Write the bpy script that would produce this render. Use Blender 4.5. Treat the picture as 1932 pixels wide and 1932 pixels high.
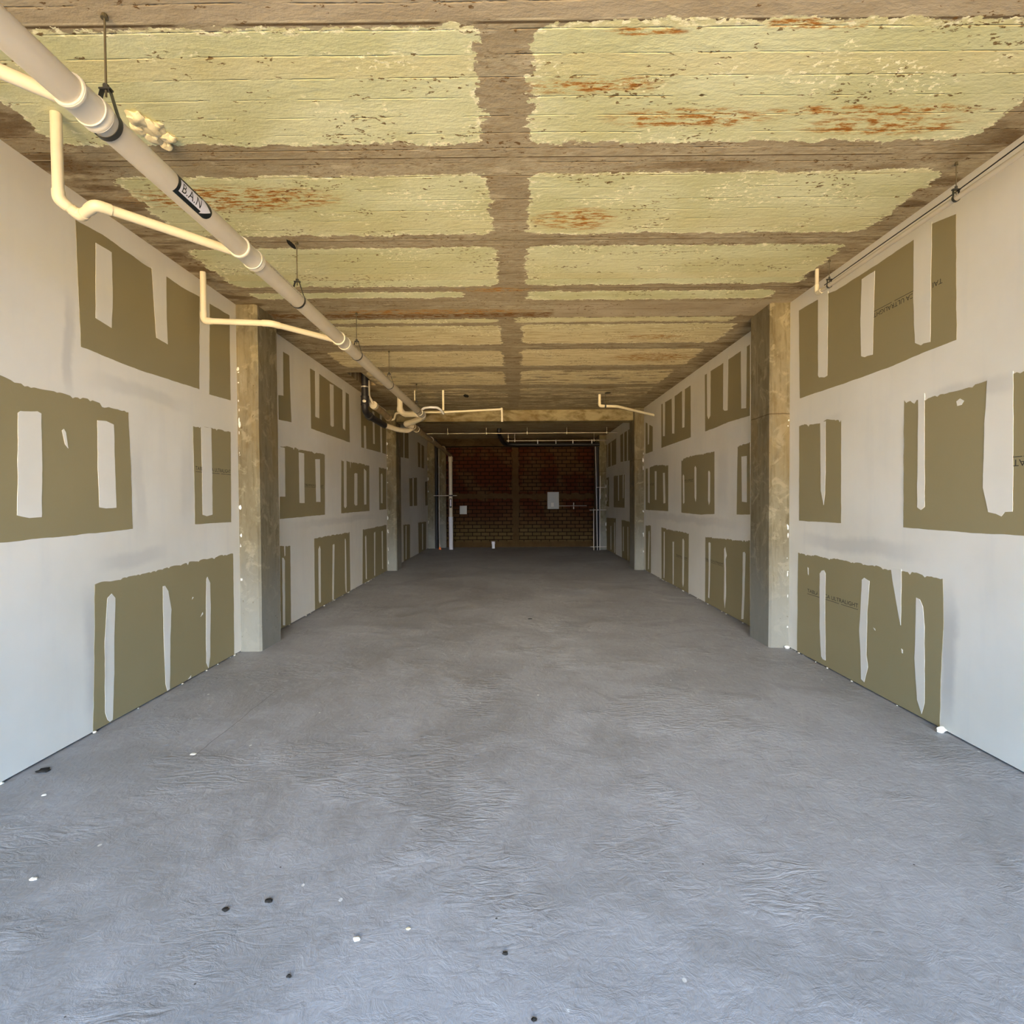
import bpy, bmesh, math, random
from mathutils import Vector, Matrix
from mathutils.geometry import tessellate_polygon
from mathutils import noise as mnoise

for _o in list(bpy.data.objects):
    bpy.data.objects.remove(_o, do_unlink=True)
SC = bpy.context.scene
COL = SC.collection

# ---------------------------------------------------------------- camera
CAM_H = 1.58
def look_matrix(yaw, pit, rol):
    cy, sy = math.cos(yaw), math.sin(yaw)
    cp, sp = math.cos(pit), math.sin(pit)
    cr, sr = math.cos(rol), math.sin(rol)
    rz = Matrix(((cy, sy, 0), (-sy, cy, 0), (0, 0, 1)))
    rx = Matrix(((1, 0, 0), (0, cp, -sp), (0, sp, cp)))
    ry = Matrix(((cr, 0, sr), (0, 1, 0), (-sr, 0, cr)))
    return ry @ rx @ rz
_r = look_matrix(.0059, .0209, -.0057)
_right, _fwd, _up = Vector(_r[0]), Vector(_r[1]), Vector(_r[2])
cam = bpy.data.objects.new('camera', bpy.data.cameras.new('camera'))
COL.objects.link(cam)
m3 = Matrix((_right, _up, -_fwd)).transposed()
cam.matrix_world = Matrix.Translation((0, 0, CAM_H)) @ m3.to_4x4()
cam.data.sensor_width = 36.0
cam.data.lens = 36.0 * 1030.0 / 1932.0
cam.data.clip_start = 0.05
SC.camera = cam

# ---------------------------------------------------------------- daylight: sky and sunlit forecourt, plus glow lobes added to reach deep inside
SKY, GROUND, GLOW = 3.5, 0.8, 33.0
w = bpy.data.worlds.new('daylight'); SC.world = w; w.use_nodes = True
nt = w.node_tree; nt.nodes.clear()
def wn(t, **k):
    n = nt.nodes.new(t)
    for a, b in k.items(): setattr(n, a, b)
    return n
tc = wn('ShaderNodeTexCoord'); sx = wn('ShaderNodeSeparateXYZ'); nt.links.new(tc.outputs['Generated'], sx.inputs[0])
def wm(op, a, b=None, c=None):
    n = wn('ShaderNodeMath', operation=op)
    for i, v in enumerate((a, b, c)):
        if v is None: continue
        if isinstance(v, (int, float)): n.inputs[i].default_value = v
        else: nt.links.new(v, n.inputs[i])
    return n.outputs[0]
z_ = sx.outputs[2]; y_ = sx.outputs[1]
up = wn('ShaderNodeMapRange', interpolation_type='SMOOTHSTEP'); nt.links.new(z_, up.inputs[0])
up.inputs[1].default_value = -.04; up.inputs[2].default_value = .04
mixc = wn('ShaderNodeMix', data_type='RGBA')
nt.links.new(up.outputs[0], mixc.inputs['Factor'])
mixc.inputs['A'].default_value = (1.0 * GROUND, .66 * GROUND, .28 * GROUND, 1)
mixc.inputs['B'].default_value = (.08 * SKY, .44 * SKY, 1.0 * SKY, 1)
facing = wm('MAXIMUM', wm('MULTIPLY', y_, -1.0), 0.0)
lobe = wm('MULTIPLY', wm('POWER', facing, 17.0), wm('EXPONENT', wm('MULTIPLY', wm('POWER', wm('DIVIDE', wm('SUBTRACT', wm('ABSOLUTE', z_), .25), .13), 2.0), -1.0)))  # added glow above and below the horizon, shaped to light the middle of the room
glowc = wn('ShaderNodeMix', data_type='RGBA'); glowc.clamp_factor = True
nt.links.new(lobe, glowc.inputs['Factor'])
nt.links.new(mixc.outputs['Result'], glowc.inputs['A'])
lobe_tint = wn('ShaderNodeMix', data_type='RGBA'); nt.links.new(up.outputs[0], lobe_tint.inputs['Factor'])
lobe_tint.inputs['A'].default_value = (1.0 * GLOW, .72 * GLOW, .37 * GLOW, 1)      # lower lobe: warm glow added to brighten the ceiling
lobe_tint.inputs['B'].default_value = (1.0 * GLOW, .90 * GLOW, .74 * GLOW, 1)      # upper lobe: pale glow added to brighten the floor
nt.links.new(lobe_tint.outputs['Result'], glowc.inputs['B'])
bg = wn('ShaderNodeBackground'); bg.inputs[1].default_value = 1.0
nt.links.new(glowc.outputs['Result'], bg.inputs[0])
wo = wn('ShaderNodeOutputWorld'); nt.links.new(bg.outputs[0], wo.inputs[0])
w.cycles.sampling_method = 'MANUAL'; w.cycles.sample_map_resolution = 512
SC.cycles.max_bounces = 5; SC.cycles.diffuse_bounces = 4; SC.cycles.glossy_bounces = 2
SC.cycles.use_adaptive_sampling = True; SC.cycles.adaptive_threshold = .15
SC.cycles.caustics_reflective = False; SC.cycles.caustics_refractive = False
SC.cycles.sample_clamp_indirect = 10

SC.view_settings.view_transform = 'Standard'
SC.view_settings.look = 'None'
SC.view_settings.gamma = 1.0
SC.view_settings.use_curve_mapping = False
SC.view_settings.exposure = 1.76

# ---------------------------------------------------------------- room measures (metres)
XL, XR, H = -2.903, 2.899, 3.64
Y0, Y1 = -2.5, 18.5
RNG = random.Random(7)
# outlines measured on the walls: (torn top edge, brown panel [(y, z)...], [white filler strips])
LEFT_PATCHES = [
  (0,[(3.639,3.455),(3.873,3.472),(4.353,3.45),(4.578,3.468),(4.772,3.461),(5.059,3.476),(5.033,2.621),(4.196,2.607),(3.662,2.627),(3.645,3.2)],[[(3.81,3.385),(3.959,3.387),(3.961,3.069),(3.944,2.839),(3.795,2.862)],[(4.398,3.463),(4.578,3.468),(4.574,3.12),(4.582,2.903),(4.434,2.916)]]),
  (0,[(5.229,3.475),(5.588,3.484),(5.586,2.62),(5.196,2.606)],[]),
  (1,[(2.429,2.315),(3.079,2.301),(3.296,2.283),(3.646,2.288),(3.902,2.269),(4.1,2.259),(4.115,1.815),(4.12,1.381),(3.611,1.369),(3.054,1.359),(2.405,1.343)],[[(3.182,2.108),(3.2,2.121),(3.314,2.139),(3.34,2.13),(3.338,1.806),(3.326,1.494),(3.242,1.493),(3.163,1.511),(3.174,1.796)],[(3.79,2.154),(3.874,2.163),(3.945,2.146),(3.947,1.844),(3.954,1.544),(3.856,1.542),(3.792,1.55),(3.786,1.834)],[(3.49,2.046),(3.507,2.058),(3.523,2.037),(3.537,1.935),(3.512,1.96)]]),
  (1,[(4.923,2.27),(5.234,2.295),(5.575,2.297),(5.557,1.377),(4.929,1.382),(4.926,1.809)],[[(5.048,2.285),(5.216,2.287),(5.219,1.822),(5.213,1.462),(5.118,1.449),(5.049,1.466),(5.051,1.815)]]),
  (1,[(3.737,1.021),(4.11,1.028),(4.626,1.043),(5.583,1.052),(5.581,0.475),(5.572,0.013),(3.694,0.013),(3.72,0.518)],[[(3.848,0.905),(3.89,0.929),(3.925,0.892),(3.907,0.618),(3.899,0.351),(3.874,0.022),(3.848,0.017),(3.824,0.042),(3.805,0.099),(3.813,0.566)],[(4.46,0.892),(4.487,0.892),(4.527,0.842),(4.565,0.679),(4.544,0.46),(4.524,0.018),(4.489,0.013),(4.47,0.081),(4.457,0.569)],[(5.091,0.863),(5.109,0.88),(5.152,0.814),(5.155,0.611),(5.13,0.111),(5.1,0.013),(5.067,0.08),(5.074,0.577)],[(4.823,0.038),(4.823,0.013),(4.775,0.013)],[(4.869,0.733),(4.884,0.725),(4.86,0.71)],[(5.021,0.563),(5.029,0.546),(4.986,0.526)]]),
  (0,[(6.876,3.464),(7.061,3.464),(7.072,3.065),(7.101,2.612),(6.719,2.593),(6.719,2.891),(6.87,2.911)],[]),
  (0,[(7.776,3.473),(8.136,3.482),(8.599,3.465),(9.225,3.461),(9.583,3.456),(9.611,2.617),(8.602,2.62),(7.789,2.623),(7.785,3.063)],[[(7.966,3.511),(8.138,3.513),(8.112,2.815),(7.958,2.819)],[(8.598,3.431),(8.774,3.443),(8.762,2.785),(8.673,2.769),(8.608,2.785)],[(9.227,3.503),(9.405,3.503),(9.349,2.797),(9.229,2.817)]]),
  (0,[(10.322,3.49),(12.352,3.48),(12.315,2.641),(11.231,2.625),(10.329,2.603)],[[(10.52,3.039),(10.651,3.046),(10.67,2.605),(10.52,2.601)],[(11.16,3.428),(11.307,3.419),(11.321,2.765),(11.195,2.763)],[(11.773,3.483),(11.937,3.486),(11.947,2.633),(11.806,2.632)]]),
  (1,[(6.758,2.275),(7.175,2.289),(7.839,2.292),(8.332,2.296),(8.308,1.382),(7.463,1.375),(6.705,1.368)],[[(6.697,2.263),(6.882,2.261),(6.877,1.646),(6.707,1.645)],[(7.326,2.243),(7.51,2.246),(7.503,1.561),(7.33,1.566)],[(7.931,2.198),(8.119,2.212),(8.115,1.576),(7.946,1.577)]]),
  (1,[(9.129,2.274),(9.916,2.284),(10.874,2.298),(10.852,1.39),(9.88,1.389),(9.086,1.382)],[[(9.257,2.292),(9.402,2.294),(9.38,1.491),(9.297,1.465),(9.24,1.493)],[(9.859,2.084),(9.941,2.098),(10.041,2.093),(10.018,1.513),(9.918,1.504),(9.837,1.534)],[(10.49,2.212),(10.652,2.17),(10.625,1.518),(10.476,1.52)],[(9.599,2.309),(9.645,2.307),(9.624,2.171)]]),
  (1,[(11.654,2.303),(12.305,2.314),(12.285,1.4),(11.642,1.398)],[[(11.799,2.163),(11.904,2.191),(11.959,2.147),(11.932,1.537),(11.781,1.544)]]),
  (1,[(6.701,1.031),(7.01,1.012),(7.0,0.013),(6.697,0.013)],[[(6.757,0.888),(6.804,0.876),(6.834,0.84),(6.817,0.027),(6.752,0.042)],[(6.817,1.028),(6.856,1.025),(6.852,0.905),(6.828,0.894)]]),
  (1,[(7.852,1.051),(8.583,1.049),(9.531,1.044),(9.539,0.013),(7.843,0.013)],[[(8.009,0.882),(8.065,0.924),(8.096,0.874),(8.079,0.086),(8.034,0.078),(8.003,0.123)],[(8.64,0.893),(8.704,0.905),(8.728,0.886),(8.657,0.02),(8.619,0.013),(8.595,0.04)],[(9.259,0.933),(9.291,0.949),(9.318,0.893),(9.328,0.017),(9.271,0.045),(9.247,0.194)]]),
  (1,[(10.362,1.041),(11.206,1.045),(12.269,1.053),(12.273,0.013),(10.302,0.016)],[[(10.51,0.895),(10.574,0.922),(10.599,0.869),(10.603,0.061),(10.528,0.082)],[(11.18,0.927),(11.265,0.955),(11.285,0.92),(11.231,0.047),(11.164,0.056)],[(11.824,0.923),(11.896,0.942),(11.919,0.906),(11.907,0.093),(11.836,0.114)]]),
  (0,[(13.73,3.438),(14.92,3.425),(14.923,2.746),(13.695,2.692)],[[(14.249,3.425),(14.385,3.429),(14.351,2.716),(14.214,2.706)]]),
  (0,[(16.333,3.345),(17.471,3.331),(17.432,2.619),(16.384,2.605)],[[(16.789,3.345),(16.979,3.348),(16.939,2.606),(16.75,2.611)]]),
  (1,[(14.972,2.213),(16.146,2.277),(16.146,1.446),(15.009,1.442)],[[(15.436,2.232),(15.638,2.241),(15.597,1.436),(15.436,1.438)]]),
  (1,[(17.614,2.202),(18.041,2.235),(18.106,1.446),(17.624,1.433)],[]),
  (1,[(14.131,0.97),(15.022,0.946),(14.974,0.013),(14.151,0.013)],[[(14.403,0.93),(14.543,0.924),(14.5,0.035),(14.36,0.051)]]),
  (1,[(16.296,0.938),(17.753,0.914),(17.703,0.013),(16.338,0.013)],[[(16.943,0.879),(17.137,0.871),(17.094,0.057),(16.948,0.07)]]),
]
RIGHT_PATCHES = [
  (0,[(5.612,3.496),(5.086,3.474),(4.967,3.453),(4.445,3.448),(4.011,3.453),(3.838,3.48),(3.633,3.44),(3.618,2.616),(3.826,2.616),(4.219,2.596),(5.016,2.594),(5.589,2.602)],[[(5.261,3.5),(5.093,3.496),(5.095,3.055),(5.097,2.719),(5.143,2.714),(5.233,2.734),(5.253,2.759)],[(4.604,3.406),(4.438,3.407),(4.447,3.076),(4.456,2.743),(4.516,2.751),(4.556,2.748),(4.605,2.77),(4.616,3.09)],[(4.011,3.499),(3.838,3.495),(3.842,3.089),(3.842,2.668),(3.905,2.675),(3.931,2.668),(3.988,2.703),(4.008,3.041)]]),
  (1,[(5.596,2.327),(5.237,2.298),(5.104,2.314),(4.881,2.276),(4.871,1.363),(5.587,1.358)],[[(5.21,2.309),(5.121,2.302),(5.117,1.882),(5.123,1.635),(5.143,1.521),(5.166,1.586),(5.194,1.661)]]),
  (1,[(4.095,2.303),(4.01,2.287),(3.817,2.285),(3.567,2.285),(3.488,2.296),(3.376,2.302),(3.204,2.299),(3.139,2.3),(2.501,2.322),(2.486,1.365),(3.125,1.362),(3.495,1.359),(4.089,1.363)],[[(3.951,2.322),(3.891,2.321),(3.885,1.917),(3.878,1.52),(3.915,1.497),(3.951,1.515),(3.951,1.923)],[(3.376,2.318),(3.317,2.323),(3.204,2.316),(3.198,1.854),(3.196,1.5),(3.245,1.496),(3.269,1.467),(3.305,1.482),(3.36,1.493),(3.4,1.644),(3.394,2.036)],[(3.611,2.215),(3.582,2.227),(3.548,2.207),(3.568,2.183),(3.602,2.182)]]),
  (1,[(5.604,1.024),(5.09,1.033),(4.619,1.033),(4.234,1.033),(3.976,1.041),(3.71,1.033),(3.701,0.699),(3.719,0.313),(3.724,0.013),(5.615,0.013),(5.61,0.552)],[[(5.203,0.869),(5.168,0.904),(5.132,0.909),(5.106,0.882),(5.11,0.513),(5.097,0.068),(5.141,0.065),(5.17,0.086),(5.197,0.348)],[(4.571,0.902),(4.541,0.922),(4.473,0.906),(4.499,0.639),(4.506,0.286),(4.484,0.192),(4.53,0.052),(4.572,0.065),(4.584,0.304),(4.6,0.466),(4.586,0.648)],[(4.223,1.05),(4.104,1.048),(4.104,0.825),(4.107,0.624),(4.143,0.737)],[(3.953,0.861),(3.916,0.855),(3.885,0.807),(3.87,0.661),(3.86,0.126),(3.887,0.039),(3.935,0.121),(3.963,0.419),(3.955,0.641)],[(4.099,0.45),(4.082,0.446),(4.082,0.418),(4.093,0.419)],[(5.42,0.903),(5.401,0.895),(5.4,0.827),(5.415,0.836)],[(4.422,0.534),(4.402,0.53),(4.396,0.515),(4.409,0.52)]]),
  (0,[(8.368,3.475),(7.634,3.471),(7.058,3.476),(6.776,3.484),(6.77,2.611),(7.434,2.629),(7.882,2.617),(8.348,2.615)],[[(8.276,3.497),(8.12,3.5),(8.128,2.822),(8.205,2.779),(8.262,2.843)],[(7.628,3.506),(7.449,3.518),(7.472,2.792),(7.585,2.804),(7.632,2.833)],[(7.042,3.525),(6.858,3.526),(6.875,2.72),(7.02,2.738)]]),
  (0,[(10.837,3.462),(10.143,3.447),(9.563,3.459),(9.046,3.457),(9.032,2.606),(10.04,2.606),(10.837,2.605)],[[(10.736,3.485),(10.57,3.486),(10.588,2.806),(10.721,2.822)],[(10.129,3.474),(9.942,3.477),(9.96,2.78),(10.091,2.796)],[(9.502,3.474),(9.346,3.479),(9.367,2.816),(9.483,2.822)]]),
  (0,[(12.137,3.292),(11.523,3.116),(11.523,2.598),(12.153,2.603)],[[(11.958,3.267),(11.794,3.244),(11.837,2.782),(11.935,2.78)]]),
  (1,[(7.132,2.271),(6.967,2.28),(6.764,2.285),(6.749,1.392),(7.16,1.382),(7.147,1.871)],[[(7.012,2.126),(6.849,2.122),(6.844,1.543),(6.991,1.548)]]),
  (1,[(9.538,2.278),(9.124,2.3),(8.606,2.285),(7.963,2.275),(7.958,1.369),(8.556,1.343),(9.536,1.355)],[[(9.456,1.988),(9.424,2.014),(9.38,1.985),(9.364,1.531),(9.408,1.504),(9.437,1.531)],[(8.841,2.097),(8.802,2.121),(8.751,2.084),(8.749,1.601),(8.785,1.542),(8.832,1.619)],[(8.21,1.996),(8.179,2.01),(8.134,1.984),(8.136,1.551),(8.176,1.496),(8.217,1.567)]]),
  (1,[(12.139,2.268),(11.201,2.294),(10.358,2.231),(10.357,1.362),(11.243,1.361),(12.142,1.357)],[[(11.941,2.297),(11.772,2.309),(11.774,1.505),(11.933,1.522)],[(11.345,2.172),(11.201,2.164),(11.218,1.579),(11.328,1.579)],[(10.721,2.108),(10.588,2.101),(10.547,1.517),(10.682,1.506)]]),
  (1,[(8.333,1.012),(7.914,1.022),(7.517,1.035),(7.124,1.042),(6.754,1.066),(6.746,0.013),(8.344,0.013),(8.335,0.547)],[[(8.195,0.931),(8.151,0.942),(8.107,0.93),(8.126,0.494),(8.158,0.1),(8.202,0.108),(8.182,0.566)],[(7.583,0.89),(7.545,0.923),(7.487,0.811),(7.525,0.756),(7.512,0.245),(7.553,0.076),(7.588,0.195),(7.571,0.567)],[(6.957,0.905),(6.909,0.916),(6.877,0.893),(6.905,0.386),(6.934,0.056),(6.999,0.042),(6.969,0.375)]]),
  (1,[(10.837,1.037),(10.314,1.018),(9.711,1.021),(9.128,1.01),(9.153,0.013),(10.821,0.013)],[[(10.659,0.958),(10.595,0.962),(10.595,0.313),(10.621,0.051),(10.674,0.054)],[(10.064,0.806),(9.977,0.813),(10.002,0.022),(10.049,0.025)],[(9.471,0.887),(9.427,0.909),(9.376,0.867),(9.392,0.144),(9.433,0.064),(9.475,0.131)]]),
  (1,[(12.142,1.007),(11.683,1.032),(11.684,0.013),(12.145,0.013)],[[(11.868,0.889),(11.807,0.916),(11.794,0.813),(11.851,0.072),(11.927,0.062)]]),
  (0,[(15.046,3.359),(13.768,3.366),(13.772,2.576),(15.014,2.623)],[[(14.67,3.357),(14.5,3.364),(14.505,2.594),(14.647,2.605)],[(14.158,3.362),(14.025,3.359),(14.03,2.588),(14.163,2.597)]]),
  (0,[(17.355,3.317),(15.667,3.343),(15.674,2.602),(17.264,2.607)],[[(17.156,3.33),(17.01,3.315),(17.019,2.609),(17.165,2.618)],[(16.587,3.303),(16.405,3.316),(16.413,2.603),(16.558,2.612)]]),
  (1,[(17.572,2.269),(16.879,2.29),(16.889,1.374),(17.584,1.4)],[[(17.269,2.223),(17.131,2.218),(17.139,1.537),(17.257,1.537)]]),
  (1,[(16.064,2.286),(14.452,2.255),(14.486,1.373),(16.073,1.368)],[[(15.403,2.286),(15.246,2.279),(15.252,1.555),(15.377,1.555)],[(14.721,2.268),(14.578,2.261),(14.611,1.626),(14.712,1.627)]]),
  (1,[(17.384,1.019),(15.738,1.056),(15.773,0.013),(17.297,0.013)],[[(16.614,0.797),(16.495,0.802),(16.503,0.08),(16.604,0.071)],[(15.991,0.919),(15.864,0.924),(15.873,0.044),(15.983,0.033)]]),
  (1,[(14.884,1.04),(13.781,1.027),(13.787,0.013),(14.848,0.013)],[[(14.703,0.856),(14.588,0.876),(14.593,0.209),(14.693,0.2)],[(14.107,0.885),(14.014,0.89),(14.019,0.013),(14.086,0.013)]]),
]

# ---------------------------------------------------------------- material helpers
class NT:
    def __init__(s, name, rough=.8, spec=.3):
        s.m = bpy.data.materials.new(name); s.m.use_nodes = True
        s.t = s.m.node_tree; s.b = s.t.nodes['Principled BSDF']
        s.b.inputs['Roughness'].default_value = rough
        s.b.inputs['Specular IOR Level'].default_value = spec
        g = s.t.nodes.new('ShaderNodeNewGeometry'); s.pos = g.outputs['Position']
        sp = s.t.nodes.new('ShaderNodeSeparateXYZ'); s.t.links.new(s.pos, sp.inputs[0])
        s.x, s.y, s.z = sp.outputs
        s.nrm = g.outputs['Normal']
    def n(s, t, **k):
        q = s.t.nodes.new(t)
        for a, b in k.items(): setattr(q, a, b)
        return q
    def put(s, v, sock):
        if isinstance(v, (int, float)): sock.default_value = v
        elif isinstance(v, (tuple, list)):
            sock.default_value = tuple(v) + ((1,) if len(v) == 3 and len(sock.default_value) == 4 else ())
        else: s.t.links.new(v, sock)
    def mt(s, op, a, b=None, c=None, clamp=False):
        q = s.n('ShaderNodeMath', operation=op, use_clamp=clamp)
        for i, v in enumerate((a, b, c)):
            if v is not None: s.put(v, q.inputs[i])
        return q.outputs[0]
    def vm(s, op, a, b=None):
        q = s.n('ShaderNodeVectorMath', operation=op)
        s.put(a, q.inputs[0])
        if b is not None: s.put(b, q.inputs[1])
        return q.outputs[0]
    def comb(s, x, y, z):
        q = s.n('ShaderNodeCombineXYZ')
        for i, v in enumerate((x, y, z)): s.put(v, q.inputs[i])
        return q.outputs[0]
    def scaled(s, sc, off=(0, 0, 0), vec=None):
        v = s.vm('MULTIPLY', vec or s.pos, sc)
        return s.vm('ADD', v, off)
    def noise(s, vec, scale=1, detail=4, rough=.55, dist=0.0):
        q = s.n('ShaderNodeTexNoise'); s.t.links.new(vec, q.inputs['Vector'])
        q.inputs['Scale'].default_value = scale; q.inputs['Detail'].default_value = detail
        q.inputs['Roughness'].default_value = rough; q.inputs['Distortion'].default_value = dist
        return q.outputs['Fac']
    def step(s, v, lo, hi, a=0.0, b=1.0):
        q = s.n('ShaderNodeMapRange', interpolation_type='SMOOTHSTEP'); s.put(v, q.inputs[0])
        q.inputs[1].default_value = lo; q.inputs[2].default_value = hi
        q.inputs[3].default_value = a; q.inputs[4].default_value = b
        return q.outputs[0]
    def mix(s, f, a, b, mode='MIX'):
        q = s.n('ShaderNodeMix', data_type='RGBA', blend_type=mode); q.clamp_factor = True
        s.put(f, q.inputs['Factor']); s.put(a, q.inputs['A']); s.put(b, q.inputs['B'])
        return q.outputs['Result']
    def bump(s, h, strength=.3, dist=.01, prev=None):
        q = s.n('ShaderNodeBump'); q.inputs['Strength'].default_value = strength
        q.inputs['Distance'].default_value = dist; s.t.links.new(h, q.inputs['Height'])
        if prev is not None: s.t.links.new(prev, q.inputs['Normal'])
        return q.outputs[0]
    def done(s, col, bump=None, rough=None):
        s.put(col, s.b.inputs['Base Color'])
        if bump is not None: s.t.links.new(bump, s.b.inputs['Normal'])
        if rough is not None: s.put(rough, s.b.inputs['Roughness'])
        return s.m

def gauss_spot(k, cx, cy, rx, ry, vec=None):
    """1 inside a soft ellipse in the floor/ceiling plane"""
    d = k.vm('MULTIPLY', k.vm('SUBTRACT', vec or k.pos, (cx, cy, H)), (1 / rx, 1 / ry, 0))
    q = k.n('ShaderNodeVectorMath', operation='LENGTH'); k.t.links.new(d, q.inputs[0])
    return k.step(q.outputs['Value'], 1.0, .55)

# painted fields left on the slab: x0, x1, y0, y1, strength
FIELDS = [(-2.62, -.17, 2.41, 3.19, 1), (.10, 2.64, 2.39, 3.2, 1),
          (-2.56, -.16, 3.49, 4.27, 1), (.10, 2.72, 3.48, 4.27, 1),
          (-2.68, -.14, 4.48, 5.28, 1), (.105, 2.70, 4.47, 5.27, 1),
          (-2.62, -.5, 5.42, 5.58, .95), (.15, 2.6, 5.43, 5.66, .95),
          (-2.3, -.2, 6.22, 6.36, .8), (.0, 2.5, 6.20, 6.36, .8),
          (-2.35, -.165, 6.47, 7.25, .85), (.10, 2.62, 6.44, 7.22, .85),
          (-2.6, -.16, 7.55, 8.42, .7), (.10, 2.6, 7.5, 8.4, .7),
          (-2.4, -.16, 8.75, 9.75, .55), (.10, 2.55, 8.7, 9.75, .55),
          (-2.2, -.14, 10.05, 11.0, .4), (.10, 2.55, 10.0, 11.0, .4),
          (-2.2, -.14, 11.15, 12.1, .35), (.10, 2.5, 11.15, 12.1, .35)]

def ceiling_material():
    k = NT('board_marked_concrete_ceiling', .85, .25)
    # planks run across the room
    wob = k.mt('MULTIPLY', k.mt('SUBTRACT', k.noise(k.scaled((.5, .5, 0)), 1, 2), .5), .05)
    yy = k.mt('ADD', k.y, wob)
    pl = k.mt('MULTIPLY', yy, 1 / .135)
    idx = k.mt('FLOOR', pl); fr = k.mt('FRACT', pl)
    wn_ = k.n('ShaderNodeTexWhiteNoise', noise_dimensions='1D'); k.t.links.new(idx, wn_.inputs['W'])
    tone = wn_.outputs['Value']
    edge = k.mt('ABSOLUTE', k.mt('SUBTRACT', fr, .5))           # .5 at the joints
    joint = k.step(edge, .455, .492)
    jn = k.step(k.noise(k.scaled((3.5, 7, 0)), 1, 5, .65), .44, .58)
    joint = k.mt('MULTIPLY', joint, jn)
    # concrete colour
    big = k.noise(k.scaled((.8, 2.0, 0), (3, 1, 0)), 1, 5, .6)
    fine = k.noise(k.scaled((11, 24, 0)), 1, 7, .7)
    conc = k.mix(k.step(big, .3, .7), (.335, .28, .18), (.455, .39, .265))
    conc = k.mix(k.step(tone, .1, 1.0), k.mix(.35, conc, (.27, .20, .12)), conc)
    conc = k.mix(k.mt('MULTIPLY', k.step(fine, .47, .66), .6), conc, (.25, .175, .09))
    dark = k.mt('MULTIPLY', k.step(k.noise(k.scaled((1.0, 4.5, 0), (9, 4, 0)), 1, 4), .52, .66), k.step(tone, .35, .8))
    conc = k.mix(k.mt('MULTIPLY', dark, .6), conc, (.15, .085, .03))
    grime = k.step(k.noise(k.scaled((30, 60, 0), (6, 1, 0)), 1, 4, .7), .55, .64)
    grime = k.mt('MULTIPLY', grime, k.step(k.noise(k.scaled((2.5, 6, 0), (1, 6, 0)), 1, 4, .6), .45, .6))
    conc = k.mix(k.mt('MULTIPLY', grime, .8), conc, (.10, .065, .03))
    pale = k.mt('MULTIPLY', k.step(k.noise(k.scaled((4, 14, 0), (11, 1, 0)), 1, 5, .65), .56, .66), .55)
    conc = k.mix(pale, conc, (.56, .48, .33))
    # the strips of stained boards along both walls and behind the first beam
    side = k.mt('MAXIMUM', k.step(k.x, -2.25, -2.7), k.step(k.x, 2.5, 2.85))
    sn = k.step(k.noise(k.scaled((2.0, 7, 0), (5, 8, 0)), 1, 5), .47, .6)
    conc = k.mix(k.mt('MULTIPLY', k.mt('MULTIPLY', side, sn), .75), conc, (.12, .07, .025))
    # smooth beam soffits cast level with the slab
    sm1 = k.step(k.y, 2.40, 2.37)
    sm2 = k.mt('MULTIPLY', k.step(k.y, 5.73, 5.75), k.step(k.y, 6.19, 6.17))
    sm2 = k.mt('MULTIPLY', sm2, k.step(k.x, .42, .46))
    sm = k.mt('MAXIMUM', sm1, sm2)
    smc = k.mix(k.step(k.noise(k.scaled((1.5, 3, 0), (7, 7, 0)), 1, 6, .62), .3, .7), (.36, .29, .19), (.46, .385, .27))
    skc = k.noise(k.scaled((2.0, 40, 0), (14, 4, 0)), 1, 6, .7)
    conc = k.mix(k.mt('MULTIPLY', k.mt('MULTIPLY', k.step(skc, .50, .60), k.step(k.y, 4.5, 7)), .6), conc, (.20, .135, .065))
    conc = k.mix(k.mt('MULTIPLY', k.mt('MULTIPLY', k.step(skc, .46, .38), k.step(k.y, 5.5, 7)), .5), conc, (.60, .52, .34))
    # long construction joints
    def line(y, wdt=.006, n=.35):
        d = k.mt('ABSOLUTE', k.mt('SUBTRACT', k.mt('ADD', k.y, k.mt('MULTIPLY', wob, .25)), y))
        l = k.step(d, wdt, wdt * .35)
        return k.mt('MULTIPLY', l, k.step(k.noise(k.scaled((3, 3, 0), (y, 0, 0)), 1, 3), n, n + .1))
    # paint mask
    dn = k.n('ShaderNodeTexNoise'); k.t.links.new(k.scaled((5, 8, 0)), dn.inputs['Vector'])
    dn.inputs['Scale'].default_value = 1; dn.inputs['Detail'].default_value = 7; dn.inputs['Roughness'].default_value = .68
    off = k.vm('MULTIPLY', k.vm('SUBTRACT', dn.outputs['Color'], (.5, .5, .5)), (.26, .15, 0))
    p = k.vm('ADD', k.pos, off)
    dn2 = k.n('ShaderNodeTexNoise'); k.t.links.new(k.scaled((26, 34, 0)), dn2.inputs['Vector'])
    dn2.inputs['Scale'].default_value = 1; dn2.inputs['Detail'].default_value = 4; dn2.inputs['Roughness'].default_value = .6
    p = k.vm('ADD', p, k.vm('MULTIPLY', k.vm('SUBTRACT', dn2.outputs['Color'], (.5, .5, .5)), (.09, .06, 0)))
    mask = None; wear = None
    for (x0, x1, y0, y1, st) in FIELDS:
        r = min(.09, (y1 - y0) * .35)
        d = k.vm('SUBTRACT', p, ((x0 + x1) / 2, (y0 + y1) / 2, 0))
        d = k.vm('ABSOLUTE', d)
        d = k.vm('SUBTRACT', d, ((x1 - x0) / 2 - r, (y1 - y0) / 2 - r, 100))
        d = k.vm('MAXIMUM', d, (0, 0, 0))
        q = k.n('ShaderNodeVectorMath', operation='LENGTH'); k.t.links.new(d, q.inputs[0])
        mk = k.step(q.outputs['Value'], r + .004, r - .006, 0.0, st)
        mask = mk if mask is None else k.mt('MAXIMUM', mask, mk)
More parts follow.
